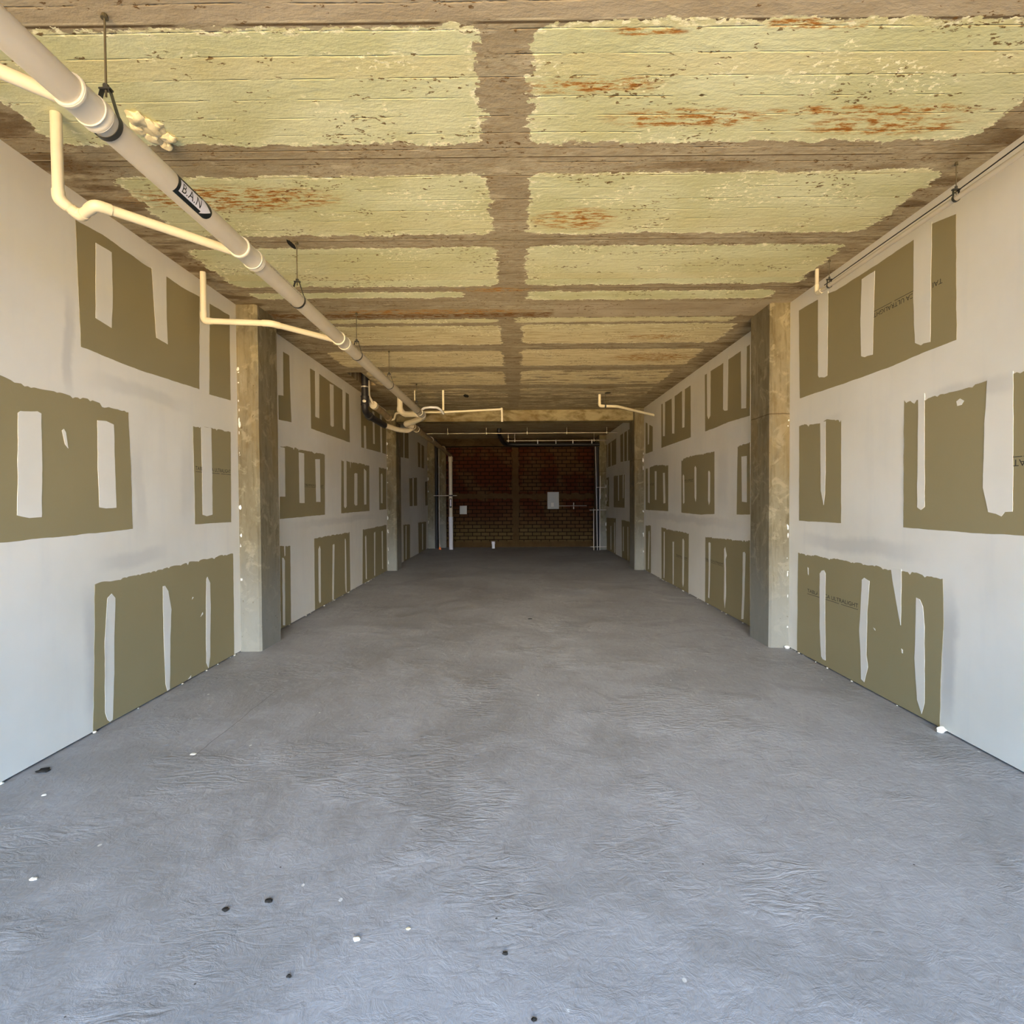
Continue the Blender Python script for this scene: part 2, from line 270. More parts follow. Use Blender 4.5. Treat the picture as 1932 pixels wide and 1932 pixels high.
        if st > .8:
            rk = k.step(q.outputs['Value'], r - .045, r - .012)
            rk = k.mt('MULTIPLY', rk, k.mt('GREATER_THAN', mk, .3))
            wear = rk if wear is None else k.mt('MAXIMUM', wear, rk)
    rim = wear
    # wear: paint rubbed through towards the back of the room
    worn = k.noise(k.scaled((1.6, 9, 0), (2, 6, 0)), 1, 6, .7)
    keep = k.mt('GREATER_THAN', k.mt('ADD', mask, k.mt('MULTIPLY', k.mt('SUBTRACT', worn, .5), 1.7)), .45)
    keep = k.mt('MULTIPLY', keep, k.step(mask, .05, .2))
    pa = k.noise(k.scaled((1.3, 2.2, 0), (1, 9, 0)), 1, 4)
    paint = k.mix(k.step(pa, .35, .68), (.56, .555, .31), (.67, .675, .43))
    paint = k.mix(k.mt('MULTIPLY', k.step(tone, .2, .9), .35), paint, (.66, .56, .29))
    paint = k.mix(k.step(k.y, 5.5, 7.5), paint, (.74, .64, .39))  # paint colour lightened towards the back to offset the dimmer light
    far = k.step(k.y, 5.3, 7.0)
    sk = k.noise(k.scaled((2.6, 46, 0), (4, 4, 0)), 1, 6, .7)
    paint = k.mix(k.mt('MULTIPLY', k.mt('MULTIPLY', k.step(sk, .48, .60), far), .75), paint, (.40, .29, .13))
    paint = k.mix(k.mt('MULTIPLY', k.mt('MULTIPLY', k.step(sk, .44, .36), far), .55), paint, (.86, .78, .53))
    # white flakes and scratches on the paint
    fl = k.noise(k.scaled((26, 34, 0)), 1, 3, .7)
    cl = k.step(k.noise(k.scaled((1.7, 2.8, 0), (4, 2, 0)), 1, 4), .53, .62)
    flake = k.mt('MULTIPLY', k.step(fl, .56, .60), cl)
    paint = k.mix(flake, paint, (.93, .88, .62))
    # pits, mostly along the plank joints
    pt = k.n('ShaderNodeTexVoronoi'); pt.inputs['Randomness'].default_value = 1
    k.t.links.new(k.scaled((26, 70, 0), vec=k.vm('ADD', k.pos, off)), pt.inputs['Vector']); pt.inputs['Scale'].default_value = 1
    pc = k.n('ShaderNodeSeparateColor'); k.t.links.new(pt.outputs['Color'], pc.inputs[0])
    near_joint = k.step(edge, .26, .46)
    pcl = k.step(k.noise(k.scaled((1.7, 3.0, 0), (8, 3, 0)), 1, 3), .47, .66)
    thr = k.mt('ADD', k.mt('MULTIPLY', near_joint, .26), k.mt('MULTIPLY', pcl, .30))
    thr = k.mt('MULTIPLY', thr, k.mt('ADD', .22, k.mt('MULTIPLY', pcl, 1.0)))
    pit = k.mt('MULTIPLY', k.mt('LESS_THAN', pc.outputs[0], thr), k.step(pt.outputs['Distance'], .42, .32))
    # rust fields
    rust = None
    for (cx, cy, rx, ry) in ((.42, 2.76, .42, .07), (.95, 3.0, .55, .09), (2.05, 3.07, .55, .10), (1.9, 2.95, .7, .05),
                             (1.75, 6.95, .5, .10), (2.0, 7.95, .75, .28), (-.9, 5.98, 1.4, .10), (-.2, 5.38, .5, .06),
                             (.45, 4.05, .35, .2), (-1.9, 3.75, .9, .2), (.6, 2.45, .2, .03), (1.3, 2.42, .3, .03)):
        g = gauss_spot(k, cx, cy, rx, ry, k.vm('ADD', k.pos, k.vm('MULTIPLY', off, (1, .6, 0))))
        rust = g if rust is None else k.mt('MAXIMUM', rust, g)
    rn = k.noise(k.scaled((9, 34, 0), (2, 2, 0)), 1, 6, .75)
    rustc = k.mix(k.step(rn, .4, .62), (.62, .47, .19), (.34, .13, .02))
    base = k.mix(sm, conc, smc)
    for y, wd in ((2.395, .010), (3.32, .007), (4.36, .006), (5.35, .008), (6.20, .010), (8.57, .012), (7.45, .01), (9.95, .012), (11.1, .012)):
        base = k.mix(k.mt('MULTIPLY', line(y, wd), .85), base, (.07, .04, .015))
        base = k.mix(k.mt('MULTIPLY', line(y - wd * 1.6, wd * .6, .45), .7), base, (.62, .53, .36))
    rb = k.mt('MULTIPLY', k.step(k.mt('ABSOLUTE', k.mt('SUBTRACT', k.mt('ADD', k.y, wob), 6.10)), .085, .06), k.step(k.x, .45, .38))
    base = k.mix(k.mt('MULTIPLY', rb, k.step(rn, .40, .56)), base, (.17, .075, .015))
    for y in (6.75, 7.05, 7.9, 8.15, 9.0, 9.3, 10.3, 10.62, 11.45, 11.8):
        base = k.mix(k.mt('MULTIPLY', line(y, .012, .42), .6), base, (.14, .085, .03))
    base = k.mix(k.mt('MULTIPLY', joint, .55), base, (.13, .085, .04))
    jf = k.mt('MAXIMUM', k.step(pcl, .1, .8), k.mt('MULTIPLY', far, 1.6))
    painted = k.mix(k.mt('MULTIPLY', k.mt('MULTIPLY', joint, .42), jf), paint, (.34, .22, .07))
    col = k.mix(keep, base, painted)
    col = k.mix(k.mt('MULTIPLY', rim, k.step(k.noise(k.scaled((18, 24, 0), (3, 3, 0)), 1, 5, .7), .5, .58)), col, (.88, .83, .58))
    col = k.mix(k.mt('MULTIPLY', rust, k.step(rn, .44, .56)), col, rustc)
    col = k.mix(k.mt('MULTIPLY', pit, .88), col, k.mix(rust, (.13, .065, .015), (.17, .05, .005)))
    h = k.mt('ADD', k.mt('MULTIPLY', tone, .35), k.mt('MULTIPLY', joint, -.5))
    h = k.mt('ADD', h, k.mt('MULTIPLY', k.noise(k.scaled((14, 26, 0)), 1, 4, .65), .55))
    return k.done(col, k.bump(h, .7, .012))

THIN = [(-1, 3.60, 3.86, -.1, 1.15, .42), (-1, 3.50, 3.62, 2.2, 3.0, .32), (-1, 3.6, 5.0, 2.36, 2.52, .22), (-1, 3.7, 4.6, 1.08, 1.24, .25),
        (-1, 4.1, 4.3, 1.2, 2.2, .22), (-1, 4.1, 4.4, 3.25, 3.5, .3), (-1, 4.7, 4.95, 1.3, 2.2, .2), (-1, 9.3, 9.7, 1.3, 2.3, .2), (-1, 6.6, 11.8, 1.2, 1.35, .2),
        (1, 3.56, 3.74, -.1, 1.1, .45), (1, 3.7, 5.7, 1.08, 1.26, .30), (1, 3.95, 4.15, 1.3, 2.3, .35), (1, 4.8, 5.2, 2.2, 2.36, .15),
        (1, 3.0, 4.0, 2.18, 2.34, .25), (1, 6.5, 12, 1.16, 1.34, .22), (1, 7.4, 7.9, 1.3, 2.4, .18)]
def wall_materials():
    k = NT('white_joint_compound', .75, .3)
    a = k.noise(k.scaled((.9, .9, .9)), 1, 5, .55); b = k.noise(k.scaled((0, 7, .8)), 1, 3)
    c = k.mix(k.step(a, .3, .7), (.75, .71, .605), (.83, .79, .69))
    c = k.mix(k.mt('MULTIPLY', k.step(b, .5, .75), .12), c, (.55, .55, .54))
    # places where the compound is skimmed so thin that the paper greys it (side, y0, y1, z0, z1, amount)
    sm = None; wv = k.mt('MULTIPLY', k.mt('SUBTRACT', k.noise(k.scaled((2, 2, 2), (3, 3, 3)), 1, 5, .6), .5), .16)
    for (sd, y0, y1, z0, z1, am) in THIN:
        u = k.mt('ADD', k.y, wv); v = k.mt('ADD', k.z, wv)
        du = k.mt('DIVIDE', k.mt('ABSOLUTE', k.mt('SUBTRACT', u, (y0 + y1) / 2)), (y1 - y0) / 2)
        dv = k.mt('DIVIDE', k.mt('ABSOLUTE', k.mt('SUBTRACT', v, (z0 + z1) / 2)), (z1 - z0) / 2)
        m_ = k.mt('MULTIPLY', k.mt('MULTIPLY', k.step(du, 1.0, .3), k.step(dv, 1.0, .3)), am)
        m_ = k.mt('MULTIPLY', m_, k.step(k.mt('MULTIPLY', k.x, sd), 0, .1))
        sm = m_ if sm is None else k.mt('MAXIMUM', sm, m_)
    c = k.mix(sm, c, (.36, .35, .33))
    white = k.done(c, k.bump(k.noise(k.scaled((3, 3, 1.2)), 1, 5), .12, .01))
    k = NT('brown_drywall_paper', .85, .2)
    a = k.noise(k.scaled((2, 2, 2)), 1, 4)
    c = k.mix(a, (.29, .238, .12), (.33, .272, .145))
    c = k.mix(k.mt('MULTIPLY', k.step(k.noise(k.scaled((60, 60, 60)), 1, 2), .55, .75), .15), c, (.33, .28, .18))
    tan = k.done(c, k.bump(k.noise(k.scaled((90, 90, 90)), 1, 2), .05, .003))
    k = NT('thin_skim_smear', .8, .2)
    a = k.noise(k.scaled((3, 3, 3), (4, 4, 4)), 1, 4)
    skim = k.done(k.mix(a, (.47, .47, .45), (.60, .59, .56)))
    k = NT('dark_wall_gap', .9, .1)
    gap = k.done((.02, .018, .015))
    return white, tan, skim, gap

def floor_material():
    k = NT('trowelled_concrete_floor', .6, .35)
    big = k.noise(k.scaled((.35, .3, 0), (2, 5, 0)), 1, 5, .6, .6)
    mid = k.noise(k.scaled((1.6, 1.3, 0), (2, 1, 0)), 1, 5, .65, 1.2)
    fin = k.noise(k.scaled((14, 11, 0)), 1, 5, .75, .8)
    c = k.mix(k.step(big, .3, .7), (.215, .212, .212), (.315, .32, .332))
    c = k.mix(k.mt('MULTIPLY', k.step(mid, .35, .68), .5), c, (.35, .355, .37))
    c = k.mix(k.mt('MULTIPLY', k.step(fin, .52, .72), .35), c, (.44, .445, .46))
    c = k.mix(k.mt('MULTIPLY', k.step(fin, .46, .30), .4), c, (.17, .165, .16))
    c = k.mix(k.mt('MULTIPLY', k.step(k.noise(k.scaled((.55, .75, 0), (8, 8, 0)), 1, 6, .6, 1.5), .52, .60), .38), c, (.20, .20, .20))
    # white plaster crumbs and dark pinholes
    v = k.n('ShaderNodeTexVoronoi'); k.t.links.new(k.scaled((2.2, 1.6, 0)), v.inputs['Vector']); v.inputs['Scale'].default_value = 2.2
    cs = k.n('ShaderNodeSeparateColor'); k.t.links.new(v.outputs['Color'], cs.inputs[0])
    sp = k.mt('MULTIPLY', k.step(v.outputs['Distance'], .045, .03), k.mt('GREATER_THAN', cs.outputs[0], .55))
    c = k.mix(k.mt('MULTIPLY', sp, .7), c, (.7, .69, .66))
    v2 = k.n('ShaderNodeTexVoronoi'); k.t.links.new(k.scaled((2.4, 2.4, 0), (5, 5, 0)), v2.inputs['Vector']); v2.inputs['Scale'].default_value = 3
    cs2 = k.n('ShaderNodeSeparateColor'); k.t.links.new(v2.outputs['Color'], cs2.inputs[0])
    ph = k.mt('MULTIPLY', k.step(v2.outputs['Distance'], .04, .025), k.mt('GREATER_THAN', cs2.outputs[1], .6))
    c = k.mix(ph, c, (.05, .045, .04))
    # hairline crack along the left side
    cr = k.mt('ABSOLUTE', k.mt('SUBTRACT', k.mt('ADD', k.x, k.mt('MULTIPLY', k.noise(k.scaled((0, 3, 0)), 1, 4), .06)), -1.98))
    cr = k.mt('MULTIPLY', k.step(cr, .005, .002), k.mt('MULTIPLY', k.step(k.y, 3.2, 3.4), k.step(k.y, 4.7, 4.4)))
    c = k.mix(k.mt('MULTIPLY', cr, .6), c, (.09, .08, .075))
    # ridges left by the trowel
    wv = k.noise(k.scaled((7, 16, 0), (1, 1, 0)), 1, 5, .6, 1.8)
    patch = k.step(k.noise(k.scaled((1.1, 1.1, 0), (6, 2, 0)), 1, 3), .5, .62)
    h = k.mt('ADD', k.mt('MULTIPLY', wv, k.mt('ADD', .25, patch)), k.mt('MULTIPLY', fin, .5))
    h = k.mt('ADD', h, k.mt('MULTIPLY', mid, .8))
    return k.done(c, k.bump(h, .65, .012), k.step(mid, .3, .7, .45, .7))

def column_material():
    k = NT('stained_column_concrete', .8, .3)
    big = k.noise(k.scaled((3, 3, .9)), 1, 6, .62)
    mid = k.noise(k.scaled((9, 9, 3.5), (2, 3, 1)), 1, 6, .68)
    c = k.mix(k.step(big, .3, .7), (.15, .12, .065), (.235, .20, .125))
    c = k.mix(k.mt('MULTIPLY', k.step(mid, .5, .68), .55), c, (.11, .082, .035))
    c = k.mix(k.mt('MULTIPLY', k.step(mid, .42, .3), .5), c, (.29, .26, .185))
    vs_ = k.noise(k.scaled((26, 26, 2.2), (0, 3, 1)), 1, 5, .6)
    c = k.mix(k.mt('MULTIPLY', k.step(vs_, .5, .68), .5), c, (.10, .075, .03))
    blot = k.noise(k.scaled((5, 5, 5), (4, 4, 4)), 1, 6, .7, .8)
    c = k.mix(k.mt('MULTIPLY', k.step(blot, .52, .62), .55), c, (.33, .285, .18))
    # paler, greyer tone towards the foot, ochre stain higher up
    c = k.mix(k.mt('MULTIPLY', k.step(k.mt('ADD', k.z, k.mt('MULTIPLY', big, 1.2)), 1.9, .8), .75), c, k.mix(mid, (.21, .21, .185), (.30, .30, .27)))
    st = k.mt('MULTIPLY', k.step(k.mt('ABSOLUTE', k.mt('SUBTRACT', k.z, 2.2)), .7, .1), k.step(big, .42, .62))
    c = k.mix(k.mt('MULTIPLY', st, .55), c, (.20, .13, .038))
    # horizontal pour line
    l = k.mt('ABSOLUTE', k.mt('SUBTRACT', k.mt('ADD', k.z, k.mt('MULTIPLY', k.noise(k.scaled((6, 6, 0)), 1, 3), .02)), 2.49))
    right = k.step(k.x, 0, .1)
    c = k.mix(k.mt('MULTIPLY', k.mt('MULTIPLY', k.step(l, .009, .003), right), .75), c, (.08, .055, .02))
    pit = k.step(k.noise(k.scaled((34, 34, 26)), 1, 2, .6), .70, .74)
    c = k.mix(k.mt('MULTIPLY', pit, .7), c, (.10, .07, .03))
    return k.done(c, k.bump(k.mt('SUBTRACT', mid, k.mt('MULTIPLY', pit, .6)), .35, .01))

def brick_material():
    k = NT('old_brick_back_wall', .9, .15)
    vec = k.comb(k.x, k.z, 0.0)
    br = k.n('ShaderNodeTexBrick'); k.t.links.new(vec, br.inputs['Vector'])
    br.inputs['Scale'].default_value = 1; br.inputs['Brick Width'].default_value = .29; br.inputs['Row Height'].default_value = .128
    br.inputs['Mortar Size'].default_value = .014; br.inputs['Mortar Smooth'].default_value = .3
    br.inputs['Color1'].default_value = (.9, .9, .9, 1); br.inputs['Color2'].default_value = (.45, .45, .45, 1); br.inputs['Mortar'].default_value = (0, 0, 0, 1)
    mort = br.outputs['Fac']
    a = k.noise(k.scaled((.9, .9, .9), (3, 0, 2)), 1, 4)
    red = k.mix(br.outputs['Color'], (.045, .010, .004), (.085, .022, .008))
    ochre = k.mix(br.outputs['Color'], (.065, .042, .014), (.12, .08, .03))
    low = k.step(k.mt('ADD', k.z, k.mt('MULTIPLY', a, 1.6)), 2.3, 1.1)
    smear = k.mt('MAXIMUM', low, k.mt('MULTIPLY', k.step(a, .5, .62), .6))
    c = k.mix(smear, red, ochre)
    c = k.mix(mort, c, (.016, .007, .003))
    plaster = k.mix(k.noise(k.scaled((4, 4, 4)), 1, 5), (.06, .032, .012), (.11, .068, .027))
    rag = k.mt('MULTIPLY', k.mt('SUBTRACT', k.noise(k.scaled((5, 5, 5)), 1, 4), .5), .25)
    post = k.mt('ABSOLUTE', k.mt('SUBTRACT', k.mt('ADD', k.x, rag), .02))
    band = k.mt('ABSOLUTE', k.mt('SUBTRACT', k.mt('ADD', k.z, rag), 1.72))
    foot = k.mt('ADD', k.z, k.mt('MULTIPLY', rag, .5))
    f = k.mt('MAXIMUM', k.mt('MAXIMUM', k.step(post, .13, .10), k.step(band, .11, .08)), k.step(foot, .22, .18))
    c = k.mix(k.mt('MULTIPLY', f, .9), c, plaster)
    h = k.mt('MULTIPLY', k.mt('SUBTRACT', 1.0, mort), k.mt('SUBTRACT', 1.0, f))
    h = k.mt('ADD', h, k.mt('MULTIPLY', k.noise(k.scaled((14, 14, 14)), 1, 5), .5))
    return k.done(c, k.bump(h, .8, .02))

def plain(name, col, rough=.5, spec=.4, metal=0.0, var=.0, scale=8):
    k = NT(name, rough, spec); k.b.inputs['Metallic'].default_value = metal
    if var:
        n_ = k.noise(k.scaled((scale, scale, scale)), 1, 4)
        d = tuple(c * (1 - var) for c in col)
        return k.done(k.mix(k.step(n_, .35, .65), d, col), k.bump(n_, .08, .004))
    return k.done(k.mix(k.noise(k.scaled((5, 5, 5)), 1, 3), tuple(c * .96 for c in col), col))

M_CEIL = ceiling_material()
M_WHITE, M_TAN, M_SKIM, M_GAP = wall_materials()
M_FLOOR = floor_material(); M_COL = column_material(); M_BRICK = brick_material()
M_PIPE = plain('cream_plastic_pipe', (.60, .53, .41), .42, .4, var=.06, scale=4)
M_PIPE2 = plain('ivory_plastic_pipe', (.70, .62, .46), .4, .45, var=.06, scale=6)
M_COUP = plain('glued_coupling_plastic', (.62, .57, .47), .38, .45, var=.05)
M_RIM = plain('pale_coupling_rim', (.66, .61, .51), .4, .4)
M_BROWNPIPE = plain('dusty_brown_pipe', (.34, .25, .14), .6, .3, var=.2)
M_BLACK = plain('black_rubber_pipe', (.012, .011, .014), .5, .4)
M_BAND = plain('steel_band', (.55, .52, .45), .35, .5, .6)
M_ROD = plain('dull_threaded_steel', (.13, .11, .07), .5, .4, .5)
M_STRAP = plain('dark_hanger_steel', (.05, .05, .045), .45, .5, .4)
M_CONDUIT = plain('galvanised_conduit', (.58, .52, .45), .4, .5, .35)
M_STICK_K = plain('black_sticker', (.008, .012, .014), .4, .4)
M_STICK_W = plain('white_sticker_arrow', (.72, .70, .76), .4, .4)
M_INK = plain('faded_black_ink', (.05, .045, .035), .8, .1)
M_BOX = plain('off_white_plastic', (.62, .58, .48), .45, .4)
M_PANEL = plain('grey_enamelled_steel', (.42, .41, .36), .45, .4)
M_ORANGE = plain('orange_plastic', (.75, .16, .02), .4, .4)
M_PVC = plain('white_plastic', (.72, .70, .72), .35, .5)
M_FOAM = plain('expanding_foam', (.82, .72, .48), .9, .2, var=.25, scale=30)
M_CHIP = plain('plaster_crumb', (.80, .79, .72), .9, .2, var=.1, scale=40)
M_MUD = plain('dark_crumb', (.03, .028, .025), .95, .1, var=.3, scale=40)
M_BEAM = None
def beam_material(dim=1.0):
    k = NT('shuttered_beam_concrete', .85, .25)
    n_ = k.noise(k.scaled((2.2, 2, 5)), 1, 7, .68, .5)
    c = k.mix(k.step(n_, .35, .62), (.14, .10, .04), (.32, .27, .155))
    c = k.mix(k.mt('MULTIPLY', k.step(k.noise(k.scaled((.8, 1, 1), (4, 0, 0)), 1, 4), .5, .65), .5), c, (.16, .10, .035))
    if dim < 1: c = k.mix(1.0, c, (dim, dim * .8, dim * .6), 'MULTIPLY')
    return k.done(c, k.bump(n_, .4, .015))
M_BEAM = beam_material(); M_BEAM_SHADED = beam_material(.22)  # second copy is darkened: the back beam's shade is put into its colour

# ---------------------------------------------------------------- mesh helpers
def link(name, bm, mats, parent=None, smooth=False, loc=None):
    bmesh.ops.recalc_face_normals(bm, faces=bm.faces[:]) if smooth != 'keep' else None
    me = bpy.data.meshes.new(name); bm.to_mesh(me); bm.free()
    for m in (mats if isinstance(mats, (list, tuple)) else [mats]): me.materials.append(m)
    if smooth and smooth != 'keep':
        for p_ in me.polygons: p_.use_smooth = True
        me.set_sharp_from_angle(angle=math.radians(38))
    o = bpy.data.objects.new(name, me); COL.objects.link(o)
    if parent is not None:
        o.parent = parent
        o.location = -parent.location
    if loc is not None:        # put the origin of a top-level mesh at its base
        me.transform(Matrix.Translation(-Vector(loc))); o.location = loc
    return o
def tag(o, label, cat, group=None, kind=None):
    o['label'] = label; o['category'] = cat
    if group: o['group'] = group
    if kind: o['kind'] = kind
    return o
def struct(o, label=None, cat=None):
    o['kind'] = 'structure'
    if label: o['label'] = label
    if cat: o['category'] = cat
    return o
def empty(name, loc, label, cat, group=None):
    o = bpy.data.objects.new(name, None); o.location = loc; o.empty_display_size = .1
    COL.objects.link(o)
    return tag(o, label, cat, group)
def box(bm, x0, x1, y0, y1, z0, z1, mi=0, bevel=0.0):
    r = bmesh.ops.create_cube(bm, size=1.0)
    vs = r['verts']
    for v in vs:
        v.co = Vector((x0 + (v.co.x + .5) * (x1 - x0), y0 + (v.co.y + .5) * (y1 - y0), z0 + (v.co.z + .5) * (z1 - z0)))
    fs = set(f for v in vs for f in v.link_faces)
    for f in fs: f.material_index = mi
    if bevel:
        es = list(set(e for v in vs for e in v.link_edges))
        bmesh.ops.bevel(bm, geom=es, offset=bevel, segments=2, profile=.6, affect='EDGES')
def fillet(pts, r, n=6):
    """round the inner corners of a polyline"""
    P = [Vector(p_) for p_ in pts]; out = [P[0]]
    for i in range(1, len(P) - 1):
        a, b, c = P[i - 1], P[i], P[i + 1]
        d1 = (a - b); d2 = (c - b)
        rr = min(r, d1.length * .45, d2.length * .45)
        p0 = b + d1.normalized() * rr; p1 = b + d2.normalized() * rr
        for j in range(n + 1):
            t = j / n
            out.append(p0 * (1 - t) ** 2 + b * 2 * t * (1 - t) + p1 * t * t)
    out.append(P[-1]); return out
def tube(bm, pts, r, seg=16, cap=True, mi=0):
    P = [Vector(p_) for p_ in pts]; rings = []
    d = (P[1] - P[0]).normalized()
    ref = Vector((0, 0, 1)) if abs(d.z) < .9 else Vector((1, 0, 0))
    u = d.cross(ref).normalized()
    rr = r if callable(r) else (lambda i: r)
    for i, p_ in enumerate(P):
        if i == 0: t = P[1] - P[0]
        elif i == len(P) - 1: t = P[-1] - P[-2]
        else: t = (P[i + 1] - p_).normalized() + (p_ - P[i - 1]).normalized()
        t.normalize(); u = (u - t * u.dot(t)).normalized(); v = t.cross(u)
        rings.append([bm.verts.new(p_ + (u * math.cos(2 * math.pi * j / seg) + v * math.sin(2 * math.pi * j / seg)) * rr(i)) for j in range(seg)])
    for a, b in zip(rings, rings[1:]):
        for j in range(seg):
            f = bm.faces.new((a[j], a[(j + 1) % seg], b[(j + 1) % seg], b[j])); f.material_index = mi
    if cap:
        for q in (rings[0], list(reversed(rings[-1]))):
            f = bm.faces.new(q); f.material_index = mi
def pipe_obj(name, pts, r, mat, parent=None, seg=20, fil=None):
    bm = bmesh.new(); tube(bm, fillet(pts, fil) if fil else pts, r, seg)
    return link(name, bm, mat, parent, smooth=True)
def sleeve(name, a, b, r, mat, parent, rim=True):
    """pipe coupling: a sleeve with a raised, rounded rim at each mouth"""
    a, b = Vector(a), Vector(b); L = (b - a).length; d = (b - a) / L
    if rim: prof = [(0, r * .93), (0, r * 1.05), (L * .03 + .004, r * 1.09), (L * .06 + .01, r * 1.05), (L * .10 + .014, r), (L * .90 - .014, r), (L * .94 - .01, r * 1.05), (L * .97 - .004, r * 1.09), (L, r * 1.05), (L, r * .93)]
    else: prof = [(0, r * .9), (0, r), (L, r), (L, r * .9)]
    bm = bmesh.new()
    pts = [a + d * t for t, _ in prof]
    ref = Vector((0, 0, 1)) if abs(d.z) < .9 else Vector((1, 0, 0))
    u = d.cross(ref).normalized(); v = d.cross(u); seg = 28; rings = []
    for (t, q) in prof:
        rings.append([bm.verts.new(a + d * t + (u * math.cos(2 * math.pi * j / seg) + v * math.sin(2 * math.pi * j / seg)) * q) for j in range(seg)])
    for m_, n_ in zip(rings, rings[1:]):
        for j in range(seg): bm.faces.new((m_[j], m_[(j + 1) % seg], n_[(j + 1) % seg], n_[j]))
    bm.faces.new(rings[0]); bm.faces.new(list(reversed(rings[-1])))
    return link(name, bm, mat, parent, smooth=True)
def blob(bm, c, rx, ry, rz, seed=0, sub=2, amp=.35):
    r = bmesh.ops.create_icosphere(bm, subdivisions=sub, radius=1)
    for v in r['verts']:
        n_ = 1 + amp * mnoise.noise(v.co * 1.7 + Vector((seed * 3.1, seed, 0)))
        v.co = Vector((c[0] + v.co.x * rx * n_, c[1] + v.co.y * ry * n_, c[2] + v.co.z * rz * n_))

# ---------------------------------------------------------------- setting: floor, ceiling, walls
bm = bmesh.new(); box(bm, XL - .2, XR + .2, Y0, Y1 + .2, -.15, 0.0)
struct(link('floor', bm, M_FLOOR))

def ceiling():
    bm = bmesh.new()
    hx0, hx1, hy0, hy1 = -2.68, -2.45, 8.75, 9.72            # open shaft beside the left wall
    xs = [XL - .2, hx0, hx1, XR + .2]; ys = [Y0, hy0, hy1, Y1 + .2]
    def quad(*p_):
        bm.faces.new([bm.verts.new(q) for q in p_])
    for i in range(3):
        for j in range(3):
            if i == 1 and j == 1: continue
            quad((xs[i], ys[j], H), (xs[i], ys[j + 1], H), (xs[i + 1], ys[j + 1], H), (xs[i + 1], ys[j], H))
    T = H + .35
    quad((hx0, hy0, H), (hx1, hy0, H), (hx1, hy0, T), (hx0, hy0, T)); quad((hx0, hy1, T), (hx1, hy1, T), (hx1, hy1, H), (hx0, hy1, H))
    quad((hx0, hy0, H), (hx0, hy0, T), (hx0, hy1, T), (hx0, hy1, H)); quad((hx1, hy0, H), (hx1, hy1, H), (hx1, hy1, T), (hx1, hy0, T))
    quad((xs[0], ys[0], T), (xs[3], ys[0], T), (xs[3], ys[3], T), (xs[0], ys[3], T))
    quad((xs[0], ys[0], H), (xs[3], ys[0], H), (xs[3], ys[0], T), (xs[0], ys[0], T))
    quad((xs[0], ys[3], T), (xs[3], ys[3], T), (xs[3], ys[3], H), (xs[0], ys[3], H))
    quad((xs[0], ys[0], T), (xs[0], ys[3], T), (xs[0], ys[3], H), (xs[0], ys[0], H))
    quad((xs[3], ys[0], H), (xs[3], ys[3], H), (xs[3], ys[3], T), (xs[3], ys[0], T))
    bmesh.ops.remove_doubles(bm, verts=bm.verts[:], dist=1e-5)
    return link('ceiling', bm, M_CEIL)
struct(ceiling())

def rag_outline(poly, top_rag, seed, fine):
    """subdivide an outline and make its edges hand-made: slightly wavy, torn along the top"""
    zc = sum(p_[1] for p_ in poly) / len(poly); out = []
    n = len(poly)
    for i in range(n):
        a, b = poly[i], poly[(i + 1) % n]
        L = math.hypot(b[0] - a[0], b[1] - a[1]); k = max(1, int(L / .02))
        horiz = abs(b[0] - a[0]) > abs(b[1] - a[1]); top = horiz and (a[1] + b[1]) / 2 > zc
        foot = a[1] < .03 and b[1] < .03
        for j in range(k):
            t = j / k; y = a[0] + (b[0] - a[0]) * t; z = a[1] + (b[1] - a[1]) * t
            if foot: out.append((y, z)); continue
            amp = fine
            n1 = mnoise.noise(Vector((y * 9, z * 9, seed))); n2 = mnoise.noise(Vector((y * 30, z * 30, seed + 5)))
            if top and top_rag:
                q = amp * 1.2 * n1 + .022 * max(0, n2 - .12) * 2.0 + .008 * n1
                z -= q
            elif horiz: z += amp * (n1 + .4 * n2)
            else: y += amp * (n1 + .3 * n2)
            out.append((y, min(z, H - .004)))
    return out
def wall_poly(bm, pts, x, back, mi):
    """flat patch of real thickness on a side wall; pts are (y, z)"""
    tri = tessellate_polygon([[Vector((0, p_[0], p_[1])) for p_ in pts]])
    f_ = [bm.verts.new((x, p_[0], p_[1])) for p_ in pts]
    b_ = [bm.verts.new((back, p_[0], p_[1])) for p_ in pts]
    for t in tri:
        try: bm.faces.new([f_[i] for i in t]).material_index = mi
        except ValueError: pass
    n = len(pts)
    for i in range(n):
        try: bm.faces.new((f_[i], f_[(i + 1) % n], b_[(i + 1) % n], b_[i])).material_index = mi
        except ValueError: pass
